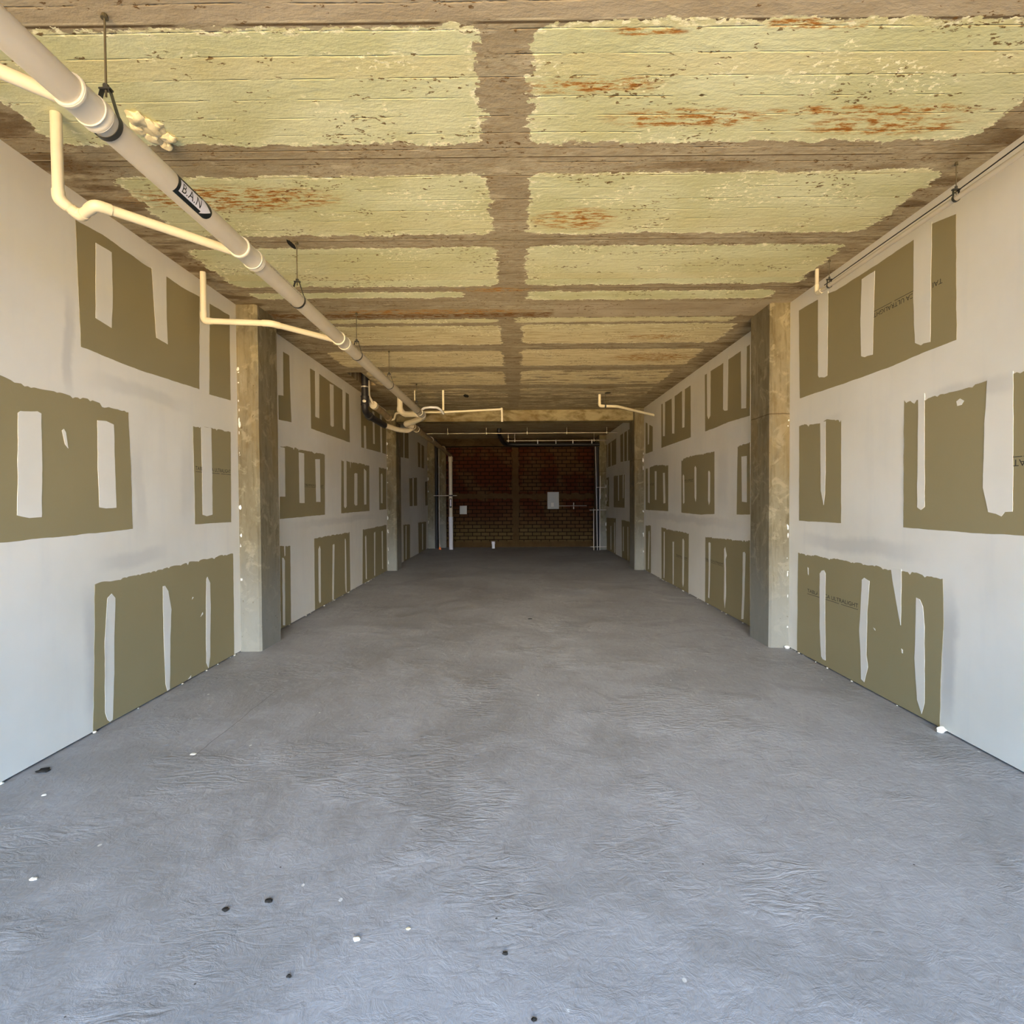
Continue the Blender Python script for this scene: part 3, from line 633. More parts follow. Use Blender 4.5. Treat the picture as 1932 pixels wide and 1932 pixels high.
def side_wall(name, x, inward, patches):
    bm = bmesh.new()
    out = x - inward * .03
    box(bm, min(x, out), max(x, out), Y0, Y1, .012, H, 0)                                  # the board itself, cut short of the floor
    back = x - inward * .2
    box(bm, min(out, back), max(out, back), Y0, Y1, 0, H, 3)
    for pi, (rag, poly, strips) in enumerate(patches):
        far = poly[0][0] > 12
        wall_poly(bm, rag_outline(poly, bool(rag), pi * 1.7 + (0 if inward > 0 else 40), .004), x + inward * .0015, x, 1)
        for si, s_ in enumerate(strips):
            wall_poly(bm, rag_outline(s_, False, pi + si * .77 + 9, .0035), x + inward * .003, x, 0)
    # crumbs of compound along the foot
    r_ = random.Random(3)
    for k in range(46):
        y = r_.uniform(2.9, 12); s_ = r_.uniform(.004, .013)
        blob(bm, (x + inward * .004, y, .006), s_, s_ * 1.6, s_ * .7, k, 1)
    o = link(name, bm, [M_WHITE, M_TAN, M_SKIM, M_GAP], smooth='keep')
    bm2 = bmesh.new(); bm2.from_mesh(o.data); bmesh.ops.recalc_face_normals(bm2, faces=bm2.faces[:]); bm2.to_mesh(o.data); bm2.free()
    return struct(o)
WALL_L = side_wall('wall_left', XL, 1, LEFT_PATCHES)
WALL_R = side_wall('wall_right', XR, -1, RIGHT_PATCHES)
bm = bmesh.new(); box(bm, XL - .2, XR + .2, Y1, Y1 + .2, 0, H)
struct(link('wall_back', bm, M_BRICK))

def text_mesh(s, size, space=1.0):
    cu = bpy.data.curves.new('lettering', 'FONT'); cu.body = s; cu.size = size; cu.space_character = space
    cu.resolution_u = 3
    t = bpy.data.objects.new('lettering', cu); COL.objects.link(t)
    dg = bpy.context.evaluated_depsgraph_get(); dg.update()
    me = bpy.data.meshes.new_from_object(t.evaluated_get(dg))
    bpy.data.objects.remove(t, do_unlink=True)
    return me
def wall_print(parent, s, x, inward, ya, yb, z, size, flip=False, gaps=(), rules=True):
    """printing on the paper face; ya is where the first letter stands"""
    me = text_mesh(s, size); bm = bmesh.new(); bm.from_mesh(me)
    x0 = min(v.co.x for v in bm.verts); x1 = max(v.co.x for v in bm.verts)
    if rules:
        for a_, b_ in ((0, .3), (.34, .66), (.7, 1)):
            vs = [bm.verts.new((x0 + (x1 - x0) * q, -size * r_, 0)) for q, r_ in ((a_, .34), (b_, .34), (b_, .26), (a_, .26))]
            bm.faces.new(vs)
    for v in bm.verts:
        t = (v.co.x - x0) / (x1 - x0)
        zz = v.co.y * (-1 if flip else 1)
        v.co = Vector((x + inward * .002, ya + (yb - ya) * t, z + zz))
    bm.faces.ensure_lookup_table()
    kill = [f for f in bm.faces if any(a_ < f.calc_center_median().y < b_ for a_, b_ in gaps)]
    bmesh.ops.delete(bm, geom=kill, context='FACES')
    o = link('printed_text', bm, M_INK, parent)
    o['label'] = 'black maker print on brown drywall paper'
    return o
TXT = 'TABLAROCA ULTRALIGHT'
wall_print(WALL_R, TXT, XR, -1, 3.74, 4.45, 3.07, .05, True, ((3.83, 4.02),))
wall_print(WALL_R, TXT, XR, -1, 5.42, 4.62, .655, .05, False, ((5.16, 5.24), (4.55, 4.62)))
wall_print(WALL_R, TXT, XR, -1, 9.5, 8.9, 1.89, .045)
wall_print(WALL_R, TXT, XR, -1, 8.33, 7.62, .66, .045)
wall_print(WALL_R, TXT, XR, -1, 9.85, 9.2, .57, .045)
wall_print(WALL_R, TXT, XR, -1, 12.05, 11.4, 1.90, .045)
wall_print(WALL_R, 'TABLA', XR, -1, 3.20, 3.0, 1.80, .055, True)
wall_print(WALL_L, TXT, XL, 1, 4.95, 5.56, 1.875, .05, False, ((5.10, 5.22),))
wall_print(WALL_L, TXT, XL, 1, 7.5, 8.25, 1.80, .045)

# ---------------------------------------------------------------- columns and beams
def column(name, x_wall, inward, y0, y1, proj, label, splat, cracks=0):
    t = empty(name, (x_wall + inward * proj / 2, (y0 + y1) / 2, 0), label, 'column')
    xa, xb = x_wall, x_wall + inward * proj
    c = .022
    prof = [(xa, y0), (xb - inward * c, y0), (xb, y0 + c), (xb, y1 - c), (xb - inward * c, y1), (xa, y1)]
    bm = bmesh.new(); zs = [0.0] + [i * .28 for i in range(1, 13)] + [H]
    rings = []
    for zi, z in enumerate(zs):
        rings.append([bm.verts.new((px + (0 if k_ in (0, 5) else .003 * mnoise.noise(Vector((px * 5, k_, z * 2)))), py + .003 * mnoise.noise(Vector((k_ * 2.1, px, z * 2))), z)) for k_, (px, py) in enumerate(prof)])
    for a, b in zip(rings, rings[1:]):
        for j in range(6): bm.faces.new((a[j], a[(j + 1) % 6], b[(j + 1) % 6], b[j]))
    bm.faces.new(rings[0]); bm.faces.new(list(reversed(rings[-1])))
    o = link('shaft', bm, M_COL, t)
    if splat:
        bm = bmesh.new(); r_ = random.Random(int(y0 * 10) + (1 if inward > 0 else 2))
        for (z, s_) in splat:
            for q in range(r_.choice((1, 2, 3))):
                blob(bm, (xa + inward * (.010 + .012 * r_.random()), y0 - .001, z + r_.uniform(-.03, .03)), .012 * s_ * r_.uniform(.3, 1.3), .004, .03 * s_ * r_.uniform(.25, 1.4), r_.random() * 9, 2)
        s = link('plaster_splatter', bm, M_CHIP, t, smooth=True); s['label'] = 'white crumbs of plaster on the column edge'
    return t
column('concrete_column', XL, 1, 5.72, 6.22, .215, 'stained concrete column on the left wall nearest the viewer, white plaster crumbs on its edge',
       [(2.95, .9), (2.82, .8), (2.66, .8), (2.52, .6), (2.42, 1.0), (2.30, .5), (2.1, .4), (1.55, 1.0), (1.22, .5), (1.1, .6), (.75, .4)])
column('concrete_column', XR, -1, 5.79, 6.29, .205, 'stained concrete column on the right wall nearest the viewer, with a horizontal pour line',
       [(2.40, .8), (2.38, .4), (1.3, .7), (1.22, .7), (.95, .5), (.8, .6), (.55, .4), (.25, .5)])
column('concrete_column', XL, 1, 12.36, 12.90, .21, 'second concrete column along the left wall, where the dark end room begins',
       [(2.9, 1), (2.6, .8), (2.3, 1), (2.0, 1.1), (1.2, 1), (.9, 1.2), (.5, .8), (.2, 1)])
column('concrete_column', XR, -1, 12.30, 12.86, .21, 'second concrete column along the right wall, where the dark end room begins',
       [(2.6, .8), (2.45, 1.2), (2.3, 1), (1.3, .8), (.8, 1), (.4, .8)])
column('concrete_column', XL, 1, 18.12, 18.5, .24, 'dark concrete column in the far left corner beside the brick wall', [(3.0, 1.4), (2.6, 1.6), (2.3, 2), (1.9, 1.2), (.9, 1.4)])
column('concrete_column', XR, -1, 17.35, 18.5, .23, 'dark concrete column in the far right corner behind the thin conduits', [(2.0, 1.4), (1.7, 1.6), (1.5, 1.2), (.8, 1.6), (.65, 1.4)])
bm = bmesh.new(); box(bm, -2.60, -2.33, 18.38, 18.497, 0, H - .263, 0, .01)
tag(link('concrete_post', bm, M_COL, loc=(-2.46, 18.44, 0)), 'narrow dark concrete post against the back wall behind the tall white pipe', 'post')
bm = bmesh.new(); box(bm, XL, XR, 12.45, 12.82, 3.385, H, 0, .008)
tag(link('concrete_beam', bm, M_BEAM, loc=(0, 12.6, 3.385)), 'blotchy concrete beam spanning the room in front of the dark end room', 'beam')
bm = bmesh.new(); box(bm, XL + .245, XR - .235, 18.05, 18.5, 3.38, H, 0, .008)
tag(link('concrete_beam', bm, M_BEAM_SHADED, loc=(0, 18.3, 3.38)), 'dark concrete beam along the top of the brick back wall', 'beam')

# ---------------------------------------------------------------- main drain pipe
MX, MZ, MR = -1.72, 3.18, .057
t = MAIN = empty('drain_pipe', (MX, 4.6, MZ - MR), 'long thick cream drain pipe under the ceiling at left, with an arrow sticker', 'pipe')
pipe_obj('pipe_run', [(MX, -2.4, MZ), (MX, 2.0, MZ), (MX, 5.0, MZ), (MX, 8.0, MZ), (MX, 10.0, MZ)], MR, M_PIPE, t, 40)
for (a, b) in ((2.13, 2.29), (3.44, 3.66), (5.36, 5.58), (9.86, 10.2)):
    s = sleeve('coupling', (MX, a, MZ), (MX, b, MZ), MR + .0055, M_COUP, t)
    for q in (a + .006, b - .045, b - .004):
        bm = bmesh.new(); n = 40
        tube(bm, [(MX + (MR + .0075) * math.cos(2 * math.pi * i / n), q, MZ + (MR + .0075) * math.sin(2 * math.pi * i / n)) for i in range(n + 1)], .0032, 8, False)
        link('rim', bm, M_RIM, s, smooth=True).location = (0, 0, 0)
pipe_obj('elbow', [(MX, 10.15, MZ), (MX, 10.32, MZ - .015), (MX - .10, 10.48, MZ - .03), (-2.02, 10.74, 3.13), (-2.16, 10.86, 3.12), (-2.17, 11.0, 3.115), (-2.09, 11.14, 3.11)], MR * .95, M_PIPE2, t, 28, .08)

# printed arrow sticker, wrapped round the pipe
def wrap(bm, u0, v0):
    """flat (u along pipe, v round it) to the pipe's skin"""
    for i in range(-14, 15):
        geom = bm.verts[:] + bm.edges[:] + bm.faces[:]
        bmesh.ops.bisect_plane(bm, geom=geom, plane_co=(0, i * .006, 0), plane_no=(0, 1, 0))
    for v in bm.verts:
        r_ = MR + v.co.z; th = v0 + v.co.y / MR
        v.co = Vector((MX + math.cos(th) * r_, u0 + v.co.x, MZ + math.sin(th) * r_))
def flat_poly(pts, z):
    bm = bmesh.new(); vs = [bm.verts.new((p_[0], p_[1], z)) for p_ in pts]
    for tr in tessellate_polygon([[Vector((p_[0], p_[1], 0)) for p_ in pts]]): bm.faces.new([vs[i] for i in tr])
    return bm
U0, V0 = 2.735, math.radians(-14)
hh = .050; Ls = .30
arc = [(Ls - .045 + .045 * math.cos(a_), hh * math.sin(a_)) for a_ in [math.radians(-80 + i * 16) for i in range(11)]]
bm = flat_poly([(0, -hh), (Ls - .045, -hh)] + arc + [(Ls - .045, hh), (0, hh)], .0008); wrap(bm, U0, V0)
stick = link('sticker', bm, M_STICK_K, t); stick['label'] = 'black sticker with a white arrow and letters'
bm = flat_poly([(.022, -.029), (.215, -.029), (.215, -.043), (.285, 0), (.215, .043), (.215, .029), (.022, .029)], .0014); wrap(bm, U0, V0)
link('sticker_arrow', bm, M_STICK_W, stick).location = (0, 0, 0)
me = text_mesh('B.A.N', .062, 1.08); bm = bmesh.new(); bm.from_mesh(me)
bmesh.ops.triangulate(bm, faces=bm.faces[:])
for v in bm.verts: v.co = Vector((v.co.x * 1.05 + .034, v.co.y - .021, .002))
wrap(bm, U0, V0); link('sticker_lettering', bm, M_STICK_K, stick).location = (0, 0, 0)
# long printed line on the top of the pipe further back
for (a, b) in ((3.75, 4.3), (5.68, 6.1), (6.3, 7.4), (7.9, 9.6)):
    bm = bmesh.new()
    y = a
    while y < b:
        L_ = .05 if b < 5 else .12
        th = math.radians(12)
        vs = [bm.verts.new((MX + math.cos(th + dv) * (MR + .0006), yy, MZ + math.sin(th + dv) * (MR + .0006))) for yy, dv in ((y, -.035), (y + L_ * .7, -.035), (y + L_ * .7, .035), (y, .035))]
        bm.faces.new(vs); y += L_
    link('printed_line', bm, M_ROD, t)

# ---------------------------------------------------------------- pipe hangers
def make_hanger(px, py, pz, pr, nut_h, rod_r, label, group=None, plate=True):
    t = empty('pipe_hanger', (px, py, H), label, 'pipe hanger', group)
    zn = pz + pr + nut_h
    pipe_obj('rod', [(px, py, H), (px, py, zn - .03)], rod_r, M_ROD, t, 8)
    bm = bmesh.new()
    # strap: round the pipe and up to the nut
    w_ = .012 if pr > .03 else .008; th = .0025; prof = []
    R_ = pr + .003; top = zn - pz
    a0 = math.radians(38)
    n = 24
    pts = [(0.010, top), (.022, top)]
    pts = [(.016, top - .004)]
    for i in range(n + 1):
        a_ = a0 - (math.pi + 2 * a0) * i / n
        pts.append((R_ * math.cos(a_), R_ * math.sin(a_)))
    pts.append((-.016, top - .004))
    outer = [(p_[0] * (1 + th / R_), p_[1] * (1 + th / R_)) for p_ in pts]
    def ring(pl, dy): return [bm.verts.new((px + p_[0], py + dy, pz + p_[1])) for p_ in pl]
    A, B, C_, D = ring(pts, -w_), ring(pts, w_), ring(outer, -w_), ring(outer, w_)
    for i in range(len(pts) - 1):
        bm.faces.new((A[i], A[i + 1], B[i + 1], B[i])); bm.faces.new((C_[i], D[i], D[i + 1], C_[i + 1]))
        bm.faces.new((A[i], C_[i], C_[i + 1], A[i + 1])); bm.faces.new((B[i], B[i + 1], D[i + 1], D[i]))
    link('ring_strap', bm, M_STRAP, t, smooth=True)
    bm = bmesh.new(); bmesh.ops.create_cone(bm, cap_ends=True, segments=6, radius1=rod_r * 2.6, radius2=rod_r * 2.6, depth=.016, matrix=Matrix.Translation((px, py, zn + .012)))
    box(bm, px - .024, px + .024, py - w_, py + w_, zn - .004, zn + .003)
    link('nut', bm, M_STRAP, t)
    if plate:
        bm = bmesh.new(); bmesh.ops.create_cone(bm, cap_ends=True, segments=12, radius1=rod_r * 3.4, radius2=rod_r * 2.2, depth=.018, matrix=Matrix.Translation((px, py, H - .009)))
        link('ceiling_anchor', bm, M_ROD, t)
    return t
G = 'rod hangers of the thick drain pipe'
for y, lb in ((2.335, 'rod hanger with black strap nearest the viewer, at the first coupling of the cream pipe'),
              (4.36, 'rod hanger of the cream pipe between its arrow sticker and the first left column'),
              (5.985, 'rod hanger of the thick cream pipe level with the first left column'),
              (7.52, 'rod hanger of the thick cream pipe halfway to the black pipe'),
              (9.62, 'rod hanger of the cream pipe just before it bends among other pipes')):
    make_hanger(MX, y, MZ, MR, .09, .0045, lb, G)

# ---------------------------------------------------------------- branch pipes from the slab
def branch_part(parent, pts, r, elbows=(), fil=.05, label=None, mat=None):
    o = pipe_obj('branch_pipe', pts, r, mat or M_PIPE2, parent, 22, fil)
    o['label'] = label or 'ivory branch pipe'
    for i in elbows:
        a, b, c = Vector(pts[i - 1]), Vector(pts[i]), Vector(pts[i + 1])
        L = min(.05 + r, (a - b).length * .42, (c - b).length * .42)
        e = pipe_obj('elbow', [b + (a - b).normalized() * L, b, b + (c - b).normalized() * L], r * 1.13, mat or M_PIPE2, o, 22, L * .8)
        e.location = (0, 0, 0)
        for s_ in (a, c):
            q = b + (s_ - b).normalized() * L
    return o
def branch(pts, r, label, mat=None, fil=.05, elbows=(), join=None, name='branch_pipe', cat='pipe', group=None):
    base = pts[-1]
    t = empty(name, tuple(pts[0]), label, cat, group)
    pipe_obj('pipe_run', pts, r, mat or M_PIPE2, t, 22, fil)
    for i in elbows:
        a, b, c = Vector(pts[i - 1]), Vector(pts[i]), Vector(pts[i + 1])
        L = min(.05 + r, (a - b).length * .42, (c - b).length * .42)
        pipe_obj('elbow', [b + (a - b).normalized() * L, b, b + (c - b).normalized() * L], r * 1.13, mat or M_PIPE2, t, 22, L * .8)
    return t
branch_part(MAIN, [(-2.42, 1.42, H - .002), (-2.42, 1.42, 3.2), (-2.30, 1.54, 3.16), (MX - .04, 2.16, 3.165)], .026, (1,))
branch_part(MAIN, [(-2.414, 2.912, H - .002), (-2.41, 2.912, 3.19), (-2.355, 2.99, 3.14), (-2.21, 2.905, 3.155), (MX - .05, 3.50, 3.172)], .0265, (1, 2, 3))
branch_part(MAIN, [(-2.78, 4.909, H - .002), (-2.78, 4.909, 3.205), (-2.16, 4.87, 3.165), (MX - .05, 5.40, 3.172)], .026, (1, 2))
branch_part(MAIN, [(-2.17, 10.36, H - .002), (-2.17, 10.36, 3.30), (-2.08, 10.33, 3.22), (MX - .05, 10.05, 3.175)], .052, (1,), .09, 'fat ivory branch pipe')
branch([(-2.545, 9.56, H + .05), (-2.545, 9.56, 3.42), (-2.50, 9.7, 3.30)], .022, 'thin pale pipe dropping from the ceiling shaft beside the black pipe', mat=M_PIPE)
t = empty('drain_pipe', (-2.5, 10.2, 3.2), 'dusty brown pipe stub hanging behind the black pipe near the left wall', 'pipe')
pipe_obj('pipe_run', [(-2.50, 9.72, 3.285), (-2.50, 10.3, 3.26), (-2.50, 10.85, 3.235)], .06, M_BROWNPIPE, t, 24)
sleeve('coupling', (-2.50, 9.68, 3.286), (-2.50, 9.78, 3.283), .064, M_PIPE, t)
sleeve('coupling', (-2.50, 10.78, 3.238), (-2.50, 10.88, 3.234), .064, M_BROWNPIPE, t)
branch([(-2.46, 10.9, 3.20), (-2.40, 10.9, 3.215), (-2.33, 10.72, 3.30), (-2.2, 10.62, 3.305), (-1.33, 10.3, 3.25), (-.27, 10.4, 3.315), (-.245, 10.4, 3.335), (-.24, 10.42, 3.08)],
       .019, 'long thin ivory pipe crossing under the ceiling in front of the blotchy beam', fil=.03)
branch([(-1.33, 10.2, H), (-1.33, 10.2, 3.27)], .021, 'short upright ivory pipe dropping from the ceiling onto the long thin crossing pipe')
branch([(-1.71, 10.02, 3.24), (-1.66, 10.02, 3.285), (-1.55, 10.05, 3.30), (-1.42, 10.05, 3.295), (-1.36, 10.12, 3.26), (-1.335, 10.25, 3.215)], .021, 'short white flexible hose looping from the thick cream pipe to the upright ivory pipe', mat=M_PVC, name='flexible_hose', cat='hose', fil=.03)
branch([(-1.86, 10.2, H), (-1.86, 10.2, 3.45)], .012, 'very short thin pipe stub under the ceiling behind the thick cream pipe')
# black pipe
t = BLK = empty('black_drain_pipe', (-2.585, 9.45, 3.2), 'thick black pipe dropping from the ceiling shaft at the left wall and bending back', 'pipe')
pipe_obj('pipe_run', [(-2.585, 9.45, H + .3), (-2.585, 9.45, 3.15), (-2.575, 9.62, 3.09), (-2.53, 10.62, 3.055)], .058, M_BLACK, t, 26, .09)
s = sleeve('clamp_band', (-2.585, 9.45, 3.565), (-2.585, 9.45, 3.545), .064, M_BAND, t, False); s['label'] = 'pale steel clamp band on the black pipe'
s = sleeve('coupling', (-2.585, 9.45, 3.40), (-2.585, 9.45, 3.24), .066, M_BLACK, t)
bm = bmesh.new(); blob(bm, (-2.578, 9.376, 3.30), .034, .012, .026, 3, 2, .2)
s = link('cap', bm, M_BOX, t, smooth=True); s['label'] = 'round pale cap on the black pipe'
s = sleeve('coupling', (-2.575, 9.62, 3.092), (-2.572, 9.74, 3.088), .066, M_BLACK, t)
branch_part(BLK, [(-2.53, 10.60, 3.055), (-2.33, 10.98, 3.01), (-2.19, 11.19, 3.02), (-2.12, 11.28, 3.08)], .047, (), .1, 'ivory tail of the black pipe')
# lower main run into the end room
LX = -2.09
t = empty('drain_pipe', (LX, 14.4, 3.0), 'thick shadowed drain pipe running back through the end room, under the blotchy beam', 'pipe')
pipe_obj('pipe_run', [(LX, 11.15, 3.11), (LX, 14.5, 3.09), (LX, 17.62, 3.06)], MR, M_BROWNPIPE, t, 28)
for a, b in ((11.2, 11.42), (11.62, 11.85), (13.6, 13.75), (15.9, 16.05)):
    s = sleeve('coupling', (LX, a, 3.11), (LX, b, 3.108), MR + .007, M_BROWNPIPE, t)
    for q in (a, b):
        bm = bmesh.new(); n = 32
        tube(bm, [(LX + (MR + .009) * math.cos(2 * math.pi * i / n), q, 3.108 + (MR + .009) * math.sin(2 * math.pi * i / n)) for i in range(n + 1)], .004, 8, False)
        link('rim', bm, M_RIM, s, smooth=True).location = (0, 0, 0)
# vertical white drain pipe
t = empty('downpipe', (LX, 17.72, 0), 'tall upright white downpipe at the left of the brick back wall', 'pipe')
pipe_obj('pipe_run', [(LX, 17.62, 3.06), (LX, 17.72, 3.0), (LX, 17.72, .04)], .060, M_PIPE2, t, 28, .05)
sleeve('coupling', (LX, 17.72, 3.0), (LX, 17.72, 2.86), .070, M_PIPE2, t)
sleeve('coupling', (LX, 17.72, 1.06), (LX, 17.72, .92), .070, M_PVC, t)
pipe_obj('pipe_foot', [(LX, 17.72, 1.0), (LX, 17.72, 0.0)], .067, M_PVC, t, 28)
bm = bmesh.new(); box(bm, LX - .036, LX + .036, 17.652, 17.664, 1.36, 1.66, 0)
stk = link('sticker', bm, M_STICK_K, t); stk['label'] = 'black sticker with a white arrow'
bm = bmesh.new()
vs = [bm.verts.new((LX + a_, 17.6505, 1.36 + b_)) for a_, b_ in ((-.017, .27), (-.017, .09), (-.028, .09), (0, .03), (.028, .09), (.017, .09), (.017, .27))]
for tr in tessellate_polygon([[v.co for v in vs]]): bm.faces.new([vs[i] for i in tr])
link('sticker_arrow', bm, M_STICK_W, stk).location = (0, 0, 0)
s = sleeve('clamp', (LX, 17.72, 1.775), (LX, 17.72, 1.735), .066, M_STRAP, t, False)
tag(pipe_obj('strut_channel', [(-2.66, 17.80, 1.755), (-1.90, 17.80, 1.755)], .014, M_CONDUIT), 'thin steel strut across the white downpipe at chest height', 'strut')
t = empty('black_downpipe', (-2.60, 18.02, 0), 'slim upright black pipe in front of the far left corner column', 'pipe')
pipe_obj('pipe_run', [(-2.60, 18.03, 0), (-2.60, 18.03, 3.6)], .045, M_BLACK, t, 20)
tag(pipe_obj('conduit', [(-2.515, 18.05, 0), (-2.52, 18.05, 1.5), (-2.51, 18.05, 3.35)], .010, M_CONDUIT, seg=10), 'thin pale conduit standing just right of the slim black pipe in the far left corner', 'conduit')

# ---------------------------------------------------------------- thin pipe on the right wall
t = empty('wall_pipe', (2.72, 2.5, 3.4), 'long thin cream pipe running beside the top of the right wall', 'pipe')
pipe_obj('pipe_run', [(2.715, -2.4, 3.425), (2.72, 4.96, 3.42), (2.72, 4.96, H)], .0165, M_PIPE, t, 18, .03)
pipe_obj('elbow', [(2.72, 4.88, 3.42), (2.72, 4.96, 3.42), (2.72, 4.96, 3.50)], .0205, M_PIPE2, t, 16, .04)
tag(pipe_obj('black_cable', [(2.72, 2.95, 3.475), (2.725, 3.5, 3.462), (2.725, 4.2, 3.462), (2.725, 4.85, 3.455)], .0035, M_BLACK, seg=6), 'thin black cable stretched just above the long thin pipe on the right wall', 'cable')
make_hanger(2.718, 3.409, 3.422, .017, .035, .003, 'small hook hanger nearest the viewer on the thin pipe beside the right wall', 'hook hangers on the right wall pipe')
make_hanger(2.72, 4.766, 3.42, .017, .035, .003, 'small hook hanger on the right wall pipe, next to where it rises to the ceiling', 'hook hangers on the right wall pipe')
branch([(1.654, 10.69, H - .002), (1.654, 10.69, 3.415), (2.0, 10.72, 3.41), (2.62, 11.2, 3.36), (XR - .001, 11.42, 3.34)], .026, 'ivory pipe dropping from the ceiling and running to the right wall before the end room', elbows=(1,))
t = empty('pipe_hanger', (1.77, 10.7, H), 'thin rod hanger holding the ivory pipe that runs to the right wall', 'pipe hanger')
pipe_obj('rod', [(1.77, 10.7, H), (1.77, 10.7, 3.445)], .004, M_ROD, t, 8)
sleeve('clamp', (1.755, 10.7, 3.414), (1.785, 10.7, 3.414), .031, M_STRAP, t, False)

# ---------------------------------------------------------------- conduits in the end room
def conduit(pts, r, label, clamps, drops=(), mat=None):
    t = empty('conduit', pts[0], label, 'conduit')
    pipe_obj('pipe_run', pts, r, mat or M_CONDUIT, t, 10)
    for x in clamps:
        bm = bmesh.new(); box(bm, x - .012, x + .012, pts[0][1] - .02, pts[0][1] + .02, pts[0][2] - .035, pts[0][2] + .03, 0, .004)
        box(bm, x - .004, x + .004, pts[0][1] - .004, pts[0][1] + .004, pts[0][2] + .02, H)
        link('clamp', bm, M_CONDUIT, t)
    for x in drops:
        bm = bmesh.new(); box(bm, x - .014, x + .014, pts[0][1] - .03, pts[0][1] + .01, pts[0][2] - .10, pts[0][2] + .02, 0, .004)
        link('outlet_drop', bm, M_PVC, t)
    return t
conduit([(-2.55, 15.5, 3.49), (XR - .002, 15.5, 3.485)], .0125, 'thin pale conduit crossing the whole end room below its ceiling, nearer of the two', (-1.9, -.8, .35, 1.47, 2.6))
conduit([(-.25, 16.8, 3.415), (2.88, 16.8, 3.415)], .0125, 'shorter pale conduit with small white drops, above the black pipe in the end room', (-.2, .0, 2.43), (.70, 1.26, 1.78, 2.36))
t = empty('black_overhead_pipe', (-.45, 15.6, H), 'black pipe curving down from the end room ceiling and running right above the bricks', 'pipe')
pipe_obj('pipe_run', [(-.45, 15.6, H - .003), (-.45, 15.6, 3.5), (-.40, 16.6, 3.40), (-.30, 17.2, 3.345), (.2, 17.25, 3.345), (XR - .235, 17.25, 3.335)], .058, M_BLACK, t, 20, .2)
for (x, za, zb, r_, lb) in ((2.585, 0, 3.27, .013, 'tallest thin pale conduit in the far right corner'),
                            (2.47, 0, 1.33, .012, 'short upright conduit left of the others in the far right corner'),
                            (2.665, 0, 1.95, .011, 'thin upright conduit close to the far right corner column'),):
    tag(pipe_obj('conduit', [(x, 17.22, za), (x - (.05 if za == 0 and zb > 3 else 0), 17.22, zb)], r_, M_CONDUIT, seg=10), lb, 'conduit')
tag(pipe_obj('conduit', [(2.70, 17.337, 1.62), (2.70, 17.337, 2.35)], .012, M_CONDUIT, seg=10), 'short floating length of conduit clamped high on the far right corner column', 'conduit')
t = empty('black_downpipe', (2.62, 17.30, 0), 'thick upright black pipe behind the thin conduits in the far right corner', 'pipe')
pipe_obj('pipe_run', [(2.60, 17.29, 0), (2.60, 17.29, 3.26)], .055, M_BLACK, t, 20)
for (z, xa, xb, lb) in ((1.98, 2.55, 2.88, 'highest steel strut holding the conduits in the far right corner'),
                        (1.27, 2.34, 2.88, 'middle steel strut holding the conduits in the far right corner'),
                        (.11, 2.36, 2.88, 'lowest steel strut holding the conduits in the far right corner, near the floor')):
    tag(pipe_obj('strut_channel', [(xa, 17.20, z), (xb, 17.20, z)], .011, M_CONDUIT, seg=8), lb, 'strut')

# ---------------------------------------------------------------- fittings on the back wall
t = empty('electrical_panel', (1.28, 18.46, 1.30), 'grey electrical panel hung on the brick back wall right of the middle', 'electrical panel')
bm = bmesh.new(); box(bm, 1.09, 1.475, 18.40, 18.5, 1.29, 1.86, 0, .008); link('cabinet', bm, M_PANEL, t)
bm = bmesh.new(); box(bm, 1.12, 1.445, 18.392, 18.40, 1.32, 1.83, 0, .003); link('door', bm, M_PANEL, t)
bm = bmesh.new(); box(bm, 1.21, 1.30, 18.386, 18.392, 1.37, 1.50, 0, .002); s = link('switch_plate', bm, M_BOX, t); s['label'] = 'pale switch plate low on the panel door'
tag(pipe_obj('conduit', [(1.475, 18.475, 1.39), (2.42, 18.475, 1.39)], .009, M_CONDUIT, seg=8), 'thin level conduit running right from the grey electrical panel', 'conduit')
bm = bmesh.new(); box(bm, 1.965, 1.99, 18.45, 18.5, 1.42, 1.50, 0, .003); box(bm, 1.972, 1.983, 18.49, 18.5, 1.34, 1.44); box(bm, 1.965, 1.99, 18.45, 18.5, 1.28, 1.36, 0, .003)
tag(link('conduit_clip', bm, M_BOX, loc=(1.978, 18.5, 1.39)), 'pale clip around the level conduit right of the panel', 'clip')
t = empty('junction_box', (-1.76, 18.47, 1.12), 'small square white junction box on the bricks beside the white downpipe', 'junction box')
bm = bmesh.new(); box(bm, -1.875, -1.64, 18.44, 18.5, 1.13, 1.415, 0, .006); link('box_body', bm, M_BOX, t)
bm = bmesh.new(); box(bm, -1.865, -1.65, 18.433, 18.44, 1.14, 1.405, 0, .003); link('cover', bm, M_BOX, t)
t = empty('pipe_stub', (-.73, 18.05, 0), 'short white pipe stub standing on the floor before the brick back wall', 'pipe stub')
pipe_obj('pipe_run', [(-.73, 18.05, 0), (-.73, 18.05, .2)], .05, M_PVC, t, 20)
sleeve('rim', (-.73, 18.05, .15), (-.73, 18.05, .23), .058, M_PVC, t)
t = empty('orange_plug', (-2.46, 17.75, 0), 'small orange plug on the floor at the foot of the slim black pipe', 'plug')
bm = bmesh.new(); bmesh.ops.create_cone(bm, cap_ends=True, segments=14, radius1=.045, radius2=.03, depth=.08, matrix=Matrix.Translation((-2.46, 17.75, .04)))
link('plug_body', bm, M_ORANGE, t, smooth=True)
pipe_obj('wire', [(-2.46, 17.75, .07), (-2.455, 17.75, .15), (-2.47, 17.75, .2)], .006, M_CONDUIT, t, 6)

